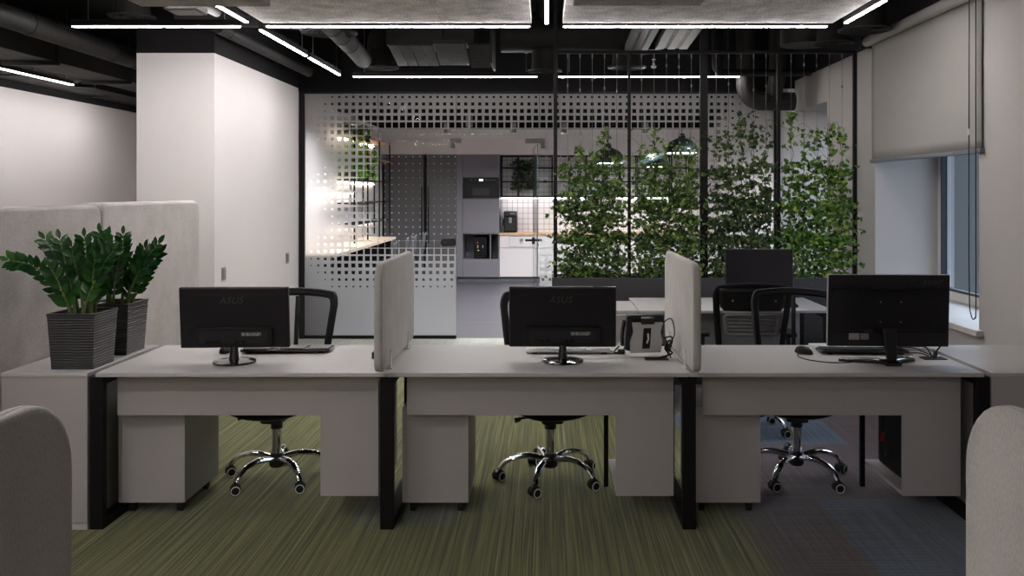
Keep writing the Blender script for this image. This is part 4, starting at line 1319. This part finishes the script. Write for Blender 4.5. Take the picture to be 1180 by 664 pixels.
# ------------------------------------------------------------------ potted plants on the end cabinet
def zz_plant(label, loc, rz, stems, seed, s=.115):
    rnd = random.Random(seed)
    t = thing('potted_plant', label, 'plant', loc, rz, 'glossy dark green plants in ribbed square pots')
    h, sb = .272, s * .88
    def sq(k): return [(-k, -k), (k, -k), (k, k), (-k, k)]
    b = MB()
    L = [[b.bm.verts.new((x, y, z)) for (x, y) in sq(k)] for (k, z) in ((sb, 0), (s, h - .012), (s + .002, h - .012), (s + .002, h), (s - .008, h), (s - .012, h - .07))]
    b._f(list(reversed(L[0])))
    for A, B_ in zip(L, L[1:]):
        for i in range(4): b._f([A[i], A[(i + 1) % 4], B_[(i + 1) % 4], B_[i]])
    b.build('pot', M['ribbed'], t, bevel=.004)
    MB().grid(lambda u, v: Vector(((2 * u - 1) * (s - .0135), (2 * v - 1) * (s - .0135), h - .045 + .012 * math.sin(u * 9) * math.sin(v * 7))), 10, 10).build('soil', M['soil'], t)
    for (x0, y0, x1, y1, z1, bend) in stems:
        p0 = Vector((x0, y0, h - .05)); p3 = Vector((x1, y1, z1))
        up = (z1 - h) * .62
        p1 = p0 + Vector(((x1 - x0) * .08, (y1 - y0) * .08, up * .5))
        p2 = p0.lerp(p3, .55) + Vector((0, 0, bend))
        P = smooth_path([p0, p1, p2, p3], 7)
        n = len(P)
        st = MB().tube(P, [.0095 - .0075 * i / (n - 1) for i in range(n)], 7).build('stem', M['zz_stem'], t)
        vs_, fs_ = [], []
        Ltot = sum((P[i + 1] - P[i]).length for i in range(n - 1))
        k = max(8, int(Ltot * 31))
        for q in range(k):
            f = .36 + .64 * q / (k - 1)
            i = min(n - 2, int(f * (n - 1))); a = P[i].lerp(P[i + 1], f * (n - 1) - i)
            d = (P[i + 1] - P[i]).normalized()
            side = d.cross(Vector((rnd.uniform(-.25, .25), -1 + rnd.uniform(-.3, .3), rnd.uniform(.2, .6)))).normalized()
            nrm = side.cross(d).normalized()
            for sg in ((-1, 1) if q < k - 1 else (0,)):
                ax = (side * sg * .85 + d * (.80 if sg else 1.0) + nrm * rnd.uniform(-.1, .35)).normalized()
                ln = (.056 + .014 * math.sin(f * PI)) * rnd.uniform(.88, 1.12)
                wv = ax.cross(nrm).normalized(); nn = wv.cross(ax)
                base = len(vs_)
                for (l, w_, c) in ((0, .0, 0), (.2, .16, .0), (.5, .24, -.0), (.8, .15, -.02), (1.0, 0, -.06)):
                    m_ = a + ax * (l * ln) + nn * (c * ln)
                    if w_ == 0: vs_.append(m_)
                    else: vs_ += [m_ - wv * w_ * ln + nn * .05 * ln, m_, m_ + wv * w_ * ln + nn * .05 * ln]
                # indices: 0, (1,2,3), (4,5,6), (7,8,9), 10
                B_ = base
                fs_ += [(B_, B_ + 1, B_ + 2), (B_, B_ + 2, B_ + 3)]
                for r0 in (1, 4):
                    fs_ += [(B_ + r0, B_ + r0 + 3, B_ + r0 + 4, B_ + r0 + 1), (B_ + r0 + 1, B_ + r0 + 4, B_ + r0 + 5, B_ + r0 + 2)]
                fs_ += [(B_ + 7, B_ + 10, B_ + 8), (B_ + 8, B_ + 10, B_ + 9)]
        me = bpy.data.meshes.new('leaflets'); me.from_pydata([tuple(v) for v in vs_], [], fs_)
        me.polygons.foreach_set('use_smooth', [True] * len(me.polygons))
        me.materials.append(M['zz_leaf'])
        o = bpy.data.objects.new('leaflets', me); COL.objects.link(o); o.parent = st
    return t
zz_plant('dark green potted plant nearer to the camera, one frond reaching far left', (-2.305, 4.315, HT + .0005), 0,
         [(-.05, .0, -.270, -.16, 0.535, .09), (-.04, .03, -.20, .02, 0.625, .07), (-.02, -.04, -.10, -.03, 0.630, .05), (.0, .0, -.03, -.05, 0.590, .04),
          (.02, .03, -.02, .05, 0.635, .05), (.05, -.02, .09, -.06, 0.530, .05), (.04, .04, .10, .06, 0.590, .05), (-.06, .05, -.14, .1, 0.550, .05),
          (.03, -.05, .16, -.02, 0.570, .06), (.0, .06, .06, .12, 0.630, .05), (-.03, -.06, -.11, -.1, 0.500, .04)], 3)
zz_plant('glossy dark green plant in a ribbed square pot, farther one beside the fabric screen', (-2.32, 4.685, HT + .0005), 0,
         [(-.05, .0, -.10, .02, 0.640, .05), (-.02, -.03, -.05, -.05, 0.610, .05), (.02, .02, .01, .05, 0.630, .05), (.05, .0, .21, .03, 0.580, .06),
          (.06, -.03, .19, -.05, 0.460, .07), (.04, .04, .12, .07, 0.550, .05), (.0, -.04, .05, -.07, 0.530, .05), (.07, .03, .20, .08, 0.530, .05)], 8)

# ------------------------------------------------------------------ trellis planter with ivy
YT = 7.45
PX = [(px - 630) * YT / 1000 for px in (640, 725, 811, 897, 985)]
ZTR = 2.815
t = thing('planter_box', 'long anthracite planter box under the climbing ivy', 'planter', ((.045 + 2.62) / 2, YT, 0))
hw = (2.62 - .045) / 2
b = MB()
b.box(-hw, hw, -.18, -.165, 0, .895).box(-hw, hw, .165, .18, 0, .895).box(-hw, -hw + .015, -.165, .165, 0, .895).box(hw - .015, hw, -.165, .165, 0, .895).box(-hw + .015, hw - .015, -.165, .165, .0, .02)
b.build('box', M['planter_dark'], t, bevel=.002)
MB().grid(lambda u, v: Vector(((2 * u - 1) * (hw - .016), (2 * v - 1) * .164, .85 + .012 * math.sin(u * 60) * math.sin(v * 7))), 60, 6).build('soil', M['soil'], t)
t = thing('plant_trellis', 'tall black metal trellis frame strung with thin wires', 'trellis', (0, YT, 0))
for i, x in enumerate(PX):
    wd = (.016, .013, .033, .014, .016)[i]
    top = 3.6 if i in (0, 2) else ZTR
    MB().box(x - wd, x + wd, -.016, .016, .86, top).build('post', M['black_metal'], t, bevel=.002)
MB().box(PX[0], PX[4], -.017, .017, ZTR - .012, ZTR + .014).build('top_rail', M['black_metal'], t, bevel=.002)
WX = []
for bay in range(4):
    for k in range(5):
        WX.append(PX[bay] + (PX[bay + 1] - PX[bay]) * (k + 1) / 6)
rnd = random.Random(4)
for x in WX:
    b = MB().cyl((x, 0, .87), (x, 0, ZTR), .0015, n=6)
    zb_ = rnd.uniform(2.45, 2.75)
    b.cyl((x, 0, zb_), (x, 0, zb_ + .022), .0065, n=8).cyl((x, 0, ZTR - .05), (x, 0, ZTR - .012), .005, n=6)
    b.build('wire', M['wire'], t)

IVY = [(0, 0), (.2, -.1), (.5, .08), (.25, .3), (.43, .56), (.17, .6), (0, 1), (-.17, .6), (-.43, .56), (-.25, .3), (-.5, .08), (-.2, -.1)]
def ivy_leaf(V, F, p, n, ax, s):
    ax = (ax - n * ax.dot(n)).normalized(); sd = ax.cross(n)
    b0 = len(V)
    V.append(tuple(p + ax * (.3 * s)))
    for (x, y) in IVY:
        V.append(tuple(p + sd * (x * s) + ax * (y * s) + n * (-.16 * s * abs(x) * 2 - .1 * s * max(0, y - .5))))
    for i in range(12):
        F.append((b0, b0 + 1 + i, b0 + 1 + (i + 1) % 12))
TOPS = [185, 152, 170, 148, 172, 165, 150, 158, 168, 150, 158, 143, 118, 128, 137, 132, 152, 152, 140, 150]
ordw = ['first', 'second', 'third', 'fourth', 'fifth']
bays = ['leftmost', 'second', 'third', 'rightmost']
for i, x in enumerate(WX):
    rnd = random.Random(100 + i)
    bay, k = divmod(i, 5)
    zt = 1.61 + (222 - TOPS[i]) * YT / 1000
    where = ('leftmost trellis bay', 'second trellis bay from the left', 'third trellis bay from the left', 'rightmost trellis bay')[bay]
    vine = thing('climbing_ivy', '%s climbing the %s wire of the %s' % (('green ivy', 'green ivy', 'dark green ivy', 'bright green ivy')[bay], ordw[k], where), 'climbing plant', (x, YT, .86), 0, 'ivy climbing the trellis wires')
    H = zt - .86
    path = []
    for j in range(26):
        f = j / 25
        path.append((.012 * math.sin(f * 40 + i) + .01 * math.sin(f * 13 + 2 * i), .012 * math.cos(f * 40 + i), H * f))
    b = MB().tube(path, [.0045 - .003 * j / 25 for j in range(26)], 5)
    tips = []
    for j in range(7):
        z0 = rnd.uniform(.25, .97) * H
        q = Vector((0, 0, z0))
        sd = rnd.choice((-1, 1))
        ln = rnd.uniform(.08, .2)
        P = [q, q + Vector((sd * ln * .5, rnd.uniform(-.05, .03), ln * rnd.uniform(.1, .7))), q + Vector((sd * ln, rnd.uniform(-.08, .04), ln * rnd.uniform(-.2, .8)))]
        b.tube(smooth_path(P, 4), .0016, 4)
        tips.append(P[2])
    b.build('stem', M['stem'], vine)
    V, F = [], []
    def put(p, s):
        n = Vector((rnd.uniform(-.8, .8), rnd.uniform(-1.2, .2) if rnd.random() < .8 else rnd.uniform(-.2, 1), rnd.uniform(-.1, 1.0))).normalized()
        ax = Vector((rnd.uniform(-1, 1), rnd.uniform(-.6, .3), rnd.uniform(-1, .5))).normalized()
        if abs(ax.dot(n)) > .95: ax = Vector((1, 0, 0)) if abs(n.x) < .8 else Vector((0, 0, 1))
        ivy_leaf(V, F, p, n, ax, s)
    for q in tips:
        put(q, rnd.uniform(.03, .045))
    def zone(n, z0, z1, sx, sy, s0, s1, clump):
        cl = [rnd.uniform(z0, z1) for _ in range(clump)]
        for _ in range(n):
            z = rnd.choice(cl) + rnd.gauss(0, (z1 - z0) / clump * .45)
            z = min(max(z, .0), H + .01)
            put(Vector((rnd.gauss(0, sx), rnd.gauss(0, sy), z)), rnd.uniform(s0, s1))
    zone(235, .02, .38, .066, .07, .028, .050, 50)
    zone(215, .32, .68, .058, .055, .028, .050, 30)
    zone(165, .62, 1.0, .044, .045, .028, .050, 20)
    top0 = .95
    if H > top0 + .05:
        zone(int(115 * (H - top0)), top0, H, .024, .02, .030, .050, max(3, int(12 * (H - top0))))
    me = bpy.data.meshes.new('foliage'); me.from_pydata(V, [], F)
    me.materials.append(M[('ivy', 'ivy', 'ivy_dark', 'ivy_bright')[bay]])
    o = bpy.data.objects.new('foliage', me); COL.objects.link(o); o.parent = vine

# ------------------------------------------------------------------ kitchen beyond the glass
YK = 15.5            # front of the cabinets
ZC = 2.29
def kbox(t, name, x0, x1, z0, z1, m, y0=0.0, y1=.02, parent=None, bevel=.002):
    return MB().box(x0, x1, y0, y1, z0, z1).build(name, M[m], parent or t, bevel=bevel)
struct('trim_bulkhead', MB().box(-2.95, 3.2, YK - .02, 16.1, ZC + .003, 2.74), M['wall'])
# oven column
t = thing('oven_cabinet', 'tall grey kitchen column holding the built-in oven and the water dispenser niche', 'cabinet', (-1.175, YK, 0))
b = MB()
b.box(-.435, -.325, .02, .58, .1, ZC).box(.305, .325, .02, .58, .1, ZC).box(-.325, .305, .56, .58, .1, ZC)
for z in (.40, .865, 1.49, 1.88, ZC - .02):
    b.box(-.325, .305, .02, .56, z, z + .02)
b.box(.16, .175, .03, .58, .42, .865)
b.build('carcass', M['kitchen_grey'], t)
kbox(t, 'filler_strip', -.434, -.33, .1, ZC, 'kitchen_grey')
kbox(t, 'upper_door', -.326, .324, 1.885, ZC, 'kitchen_grey')
kbox(t, 'middle_door', -.326, .324, .885, 1.488, 'kitchen_grey')
kbox(t, 'lower_door', -.326, .324, .1, .41, 'kitchen_grey')
kbox(t, 'plinth', -.43, .324, 0, .1, 'kick', .05, .07)
t = thing('oven', 'black built-in oven with a small lit display in the grey kitchen column', 'oven', (-1.175, YK, 1.512))
kbox(t, 'body', -.30, .28, .0, .36, 'appliance', .02, .5)
d = kbox(t, 'oven_door', -.324, .322, -.0, .275, 'appliance', -.004, .018)
kbox(t, 'oven_window', -.15, .15, .05, .18, 'plastic', -.006, -.004, d)
kbox(t, 'control_panel', -.324, .322, .28, .365, 'appliance', -.004, .018)
b = MB()
for x in (-.17, -.10, .10, .16, .21, .25):
    b.box(x - .008, x + .008, -.006, -.004, .315, .325)
b.build('control_button', M['grey_plastic'], t)
kbox(t, 'display', -.03, .035, .305, .335, 'display', -.006, -.0045)
t = thing('water_dispenser', 'black water dispenser with two taps in the niche below the oven', 'water dispenser', (-1.195, YK + .12, .4205))
kbox(t, 'body', -.12, .12, .0, .40, 'appliance', .02, .38, bevel=.012)
kbox(t, 'drip_tray', -.10, .10, .01, .035, 'appliance', -.07, .02)
kbox(t, 'tap_panel', -.10, .10, .16, .33, 'appliance', .008, .02)
for x in (-.045, .045):
    MB().cyl((x, -.0, .23), (x, .02, .23), .012, n=10).cyl((x, -.0, .19), (x, -.0, .24), .010, n=10).build('tap', M['grey_plastic'], t)
MB().cyl((-.05, .0, .29), (-.05, .012, .29), .014, n=12).build('hot_lamp', M['red'], t)
MB().box(-.05, -.02, .003, .008, .14, .155).build('warning_label', mat('yellow_label', C(220, 180, 60), .5), t)
# dark tall cupboards behind the frosted pane
for (x0, x1, label) in ((-2.90, -2.20, 'dark tall kitchen cupboard behind the frosted glass, left of the black gap'), (-2.14, -1.615, 'dark tall kitchen cupboard behind the frosted glass, right of the black gap')):
    t = thing('tall_cupboard', label, 'cupboard', ((x0 + x1) / 2, YK, 0), 0, 'dark tall kitchen cupboards')
    hw = (x1 - x0) / 2
    kbox(t, 'carcass', -hw, hw, .1, ZC, 'kitchen_dark', .02, .58)
    d = kbox(t, 'door', -hw, hw, .1, 1.88, 'kitchen_dark')
    s = 1 if x0 < -2.5 else -1
    kbox(t, 'handle', s * (hw - .03) - .008, s * (hw - .03) + .008, .7, 1.7, 'black_metal', -.03, -.012, d)
    MB().box(s * (hw - .03) - .006, s * (hw - .03) + .006, -.014, .0, .75, .77).box(s * (hw - .03) - .006, s * (hw - .03) + .006, -.014, .0, 1.6, 1.62).build('handle_post', M['black_metal'], d)
    kbox(t, 'upper_door', -hw, hw, 1.885, ZC, 'kitchen_dark')
    kbox(t, 'plinth', -hw, hw, 0, .1, 'kick', .05, .07)
# base cabinets and worktop
GB = 'white kitchen base cabinets'
XB = [-.845, .105, .79, 1.475, 2.16, 3.19]
labs = ['white kitchen base cabinet with a fork mark, under the coffee machine', 'white kitchen base cabinet beside the open glass door',
        'white kitchen base cabinet behind the left ivy bay', 'white kitchen base cabinet behind the second ivy bay',
        'wide white kitchen base cabinet behind the third ivy bay']
for i in range(5):
    x0, x1 = XB[i], XB[i + 1]
    hw = (x1 - x0) / 2
    t = thing('base_cabinet', labs[i], 'cabinet', ((x0 + x1) / 2, YK, 0), 0, GB)
    kbox(t, 'carcass', -hw + .001, hw - .001, .1, .85, 'kitchen_white', .02, .58)
    d = kbox(t, 'drawer', -hw + .002, hw - .002, .625, .848, 'kitchen_white')
    if i == 0:
        f = MB().ring_prism([(-.30, .645), (.12, .645), (.12, .83), (-.30, .83)], [(-.296, .649), (.116, .649), (.116, .826), (-.296, .826)], -.0016, .0, 'y').build('drawn_frame', M['sticker_dark'], d)
        mk = MB()
        mk.box(-.105, -.097, -.002, 0, .69, .79).box(-.115, -.087, -.002, 0, .735, .742)
        for x in (-.115, -.105, -.095, -.0895): mk.box(x, x + .004, -.002, 0, .742, .78)
        mk.box(-.072, -.064, -.002, 0, .69, .745).prism(rr(-.078, -.058, .742, .79, .009), -.002, 0, 'y')
        mk.build('fork_mark', M['plastic'], d)
    kbox(t, 'door', -hw + .002, hw - .002, .105, .615, 'kitchen_white')
    kbox(t, 'plinth', -hw, hw, 0, .1, 'kick', .05, .07)
t = thing('worktop', 'light wooden kitchen worktop along the tiled wall', 'worktop', (1.34, YK, .8505))
MB().box(-2.19, 1.85, -.02, .584, 0, .038).build('board', M['oak'], t, bevel=.003)
struct('trim_tiles', MB().box(-.845, 3.2, 16.085, 16.1, .89, ZC), M['tiles'])
# coffee machine
t = thing('coffee_machine', 'black coffee machine on the wooden kitchen worktop', 'coffee machine', (-.66, YK + .15, .889))
kbox(t, 'body', -.115, .115, .0, .37, 'plastic_soft', .08, .4, bevel=.006)
kbox(t, 'head', -.115, .115, .30, .38, 'plastic', .0, .4, bevel=.006)
kbox(t, 'front', -.10, .10, .03, .30, 'plastic', .07, .08)
kbox(t, 'drip_tray', -.11, .11, .0, .03, 'plastic_gloss', -.02, .09)
kbox(t, 'spout', -.022, .026, .17, .27, 'steel', .02, .08)
MB().tube([(-.125, .06, .24), (-.13, .05, .16), (-.127, .03, .12)], .012, 8).build('steam_wand', M['plastic_gloss'], t)
kbox(t, 'button_row', -.0, .09, .335, .35, 'grey_plastic', -.003, .0)
# open metal shelf over the worktop with the led strip below
t = thing('wall_rack', 'black open metal rack over the kitchen worktop with a bright strip below', 'shelf', (0, YK + .25, 0))
xs = [-.83, -.52, -.21, .10, .41, .72, 1.03, 1.34, 1.65, 1.96, 2.27, 2.58]
b = MB()
for x in xs:
    for y in (0, .3):
        b.box(x - .012, x + .012, y, y + .02, 1.53, ZC - .003)
b.build('uprights', M['black_metal'], t)
for z in (1.53, 1.80, 2.05, 2.265):
    b = MB().box(xs[0], xs[-1], 0, .02, z, z + .02).box(xs[0], xs[-1], .3, .32, z, z + .02)
    for x in xs: b.box(x - .01, x + .01, .02, .3, z, z + .02)
    b.build('shelf_bars', M['black_metal'], t)
for a, c in ((3, 4), (4, 5), (6, 7)):
    kbox(t, 'grey_box', xs[a] + .015, xs[c] - .015, 1.56, 1.79, 'kitchen_grey', .02, .29)
MB().box(xs[0], xs[-1], .0, .3, 1.512, 1.529).build('bottom_board', M['kitchen_white'], t)
MB().box(xs[0], xs[-1], .17, .20, 1.50, 1.512).build('led_strip', M['strip'], t)
# hanging plant on the rack
def leafy(label, loc, seed, n, sx, sz, m, cat='plant', s=(.05, .085), pot=.09, name='hanging_plant', trail=.0):
    rnd = random.Random(seed)
    t = thing(name, label, cat, loc)
    MB().lathe([(0, 0), (pot * .75, 0), (pot, pot * 1.4), (pot * .9, pot * 1.4), (pot * .85, pot * 1.2), (0, pot * 1.2)], 20).build('pot', M['planter_dark'], t)
    V, F = [], []
    for _ in range(n):
        a = rnd.uniform(0, 2 * PI); r = rnd.random() ** .5
        z = pot * 1.3 + rnd.uniform(-trail, sz)
        p = Vector((math.cos(a) * r * sx, math.sin(a) * r * min(sx, .14), z))
        nn = Vector((rnd.uniform(-1, 1), rnd.uniform(-1.2, .1), rnd.uniform(0, 1))).normalized()
        ivy_leaf(V, F, p, nn, Vector((rnd.uniform(-1, 1), rnd.uniform(-.4, .4) + .01, rnd.uniform(-1, .4) - .05)), rnd.uniform(*s))
    me = bpy.data.meshes.new('foliage'); me.from_pydata(V, [], F); me.materials.append(M[m])
    o = bpy.data.objects.new('foliage', me); COL.objects.link(o); o.parent = t
    b = MB()
    for k in range(9):
        a = k * 2 * PI / 9
        b.tube(smooth_path([(0, 0, pot * 1.2), (math.cos(a) * sx * .5, math.sin(a) * .07, pot * 1.5), (math.cos(a) * sx * .9, math.sin(a) * .12, pot * 1.3 - trail * .6)], 4), .003, 4)
    b.build('stems', M['stem'], t)
    return t
leafy('bushy green plant hanging from the black kitchen rack beside the glass door', (-.40, YK + .40, 1.822), 21, 240, .23, .28, 'ivy_dark', trail=.26)
# pendant lamps
GP = 'dark green pendant lamps in the kitchen'
def pendant(x, y, z, label, r=.225):
    t = thing('pendant_lamp', label, 'pendant lamp', (x, y, z), 0, GP)
    MB().lathe([(r, 0), (r * 1.0, .02), (r * .93, .08), (r * .72, .15), (r * .4, .19), (.05, .205), (.035, .26), (0, .26), (0, .25), (.03, .2), (r * .38, .18), (r * .70, .14), (r * .90, .075), (r * .97, .015)], 36, closed=False).build('shade', M['green_enamel'], t)
    MB().lathe([(0, .018), (r * .95, .018), (r * .95, .008), (0, .004)], 32).build('light_disc', M['bulb'], t)
    MB().cyl((0, 0, .26), (0, 0, 3.6 - z), .005, n=6).build('cord', M['cable'], t)
pendant(.79, 11.2, 1.985, 'dark green pendant lamp behind the left ivy bay, hung lowest')
pendant(1.79, 11.5, 2.13, 'dark green pendant lamp behind the second ivy bay, hung highest, its whole dome in view')
pendant(1.62, 13.0, 1.99, 'dark green pendant lamp half hidden behind the ivy left of the highest one')
pendant(2.66, 12.4, 2.00, 'dark green pendant lamp behind the thick trellis post')
# downlights
GDL = 'white cylinder downlights in the kitchen'
for i, (x, y, label) in enumerate(((-1.50, 13.0, 'cylinder downlight above the left patch fitting of the glass door'), (-.50, 13.0, 'cylinder downlight above the doorway, left of the door leaf'),
                                   (.26, 13.0, 'cylinder downlight right above the glass door leaf'), (1.48, 13.0, 'cylinder downlight beyond the second trellis post'),
                                   (-2.42, 10.9, 'cylinder downlight glowing behind the upper left corner of the frosted glass'), (-1.0, 11.2, 'cylinder downlight hung nearer above the kitchen doorway'),
                                   (2.25, 10.9, 'cylinder downlight glowing behind the third ivy bay, close to the frosted glass'), (1.0, 14.6, 'cylinder downlight deep in the kitchen above the worktop'), (2.6, 13.2, 'cylinder downlight at the right of the kitchen behind the ivy'))):
    zl = 2.50 if y > 12 else 2.46
    t = thing('downlight', label, 'downlight', (x, y, zl), 0, GDL)
    MB().lathe([(.032, .012), (.04, 0), (.044, .004), (.044, .15), (0, .15), ], 20).build('cylinder', M['grey_plastic'], t)
    MB().lathe([(0, .012), (.032, .012)], 20).build('lens', M['spot_face'], t)
    MB().cyl((0, 0, .15), (0, 0, 3.6 - zl), .006, n=6).build('rod', M['black_metal'], t)
    ld = bpy.data.lights.new('downlight_lamp', 'SPOT'); ld.energy = KIT_SPOT; ld.spot_size = math.radians(168); ld.spot_blend = 1.0
    ld.shadow_soft_size = .04; ld.color = (.97, .98, 1)
    lo = bpy.data.objects.new('downlight_lamp', ld); COL.objects.link(lo); lo.parent = t; lo.location = (0, 0, -.015)
# high counter with stools along the kitchen's left wall
t = thing('wall_counter', 'warm lit wooden counter along the left kitchen wall, behind the frosted glass', 'counter', (-2.685, 11.85, 0))
MB().box(-.262, .27, -2.0, 2.05, .865, .905).build('top', M['oak_warm'], t, bevel=.004)
for y in (-1.9, 0, 1.95):
    MB().box(-.25, .2, y - .02, y + .02, 0, .865).build('leg', M['black_metal'], t, bevel=.003)
MB().box(-.26, -.24, -1.88, 1.93, .5, .865).build('apron', M['kitchen_white'], t)
GS = 'grey stools at the kitchen counter'
def stool(label, loc, rz):
    t = thing('bar_stool', label, 'stool', loc, rz, GS)
    def f(u, v):
        x = (2 * u - 1) * .2
        if v < .5:
            y = -.19 + .36 * (v / .5); z = .62 + .015 * math.cos(u * PI * 2)
        else:
            q = (v - .5) / .5
            y = .17 + .05 * q; z = .62 + .36 * q
            x *= 1 - .25 * q * q
        return Vector((x, y, z + .03 * (2 * u - 1) ** 2))
    MB().grid(f, 12, 18).build('shell', M['stool'], t, solid=.014, ang=60)
    for sx in (-1, 1):
        for sy in (-1, 1):
            MB().tube([(sx * .12, sy * .11, .615), (sx * .19, sy * .18, 0)], .012, 8).build('leg', M['black_metal'], t)
    MB().tube([(-.16, -.15, .25), (.16, -.15, .25), (.16, .15, .25), (-.16, .15, .25)], .008, 6, closed=True).build('foot_ring', M['black_metal'], t)
    return t
sl = stool('grey stool at the kitchen counter, nearest to the glass', (-2.10, 10.75, 0), math.radians(-90))
dup(sl, (-2.08, 11.6, 0), math.radians(-85), 'grey stool at the kitchen counter, second from the glass')
dup(sl, (-2.12, 12.45, 0), math.radians(-95), 'grey stool at the kitchen counter, third from the glass')
dup(sl, (-2.09, 13.3, 0), math.radians(-90), 'grey stool at the kitchen counter, farthest from the glass')
# black plant rack on the left kitchen wall
t = thing('plant_rack', 'black metal rack with lit shelves on the left kitchen wall behind the frosted glass', 'shelf', (-2.80, 13.4, 0))
b = MB()
for y in (-1.35, -.45, .45, 1.35):
    for x in (-.13, .13):
        b.box(x - .01, x + .01, y - .01, y + .01, 0.0 if False else .9055, 2.45)
b.build('uprights', M['black_metal'], t)
for z in (1.15, 1.45, 1.78, 2.12, 2.42):
    MB().box(-.14, .14, -1.36, 1.36, z, z + .018).build('shelf_board', M['black_metal'] if z < 2 else M['oak'], t)
MB().box(-.145, -.12, -1.3, 1.3, 1.105, 1.12).box(-.145, -.12, -1.3, 1.3, 1.74, 1.755).box(-.145, -.12, -1.3, 1.3, 2.385, 2.4).build('led_strip', M['warm_strip'], t)
t = thing('wall_light', 'warm strip light over the counter on the left kitchen wall', 'wall light', (-2.93, 12.2, 1.60))
MB().box(-.019, .05, -.9, .9, .0, .05).build('housing', M['white_plastic'], t, bevel=.003)
MB().box(-.01, .045, -.88, .88, -.012, .0).build('diffuser', M['warm_strip'], t)
for i, (y, z, s, lab) in enumerate(((12.35, 1.8, 5, 'lit green plant at the near end of the black kitchen rack, behind the frosted glass'), (13.15, 1.8, 6, 'lit green plant in the middle of the black kitchen rack'),
                                    (12.7, 2.14, 7, 'lit green plant on the upper board of the black kitchen rack'))):
    leafy(lab, (-2.78, y, z), 40 + i, 210, .22, .36, 'fern', pot=.075, name='shelf_plant', trail=.08)
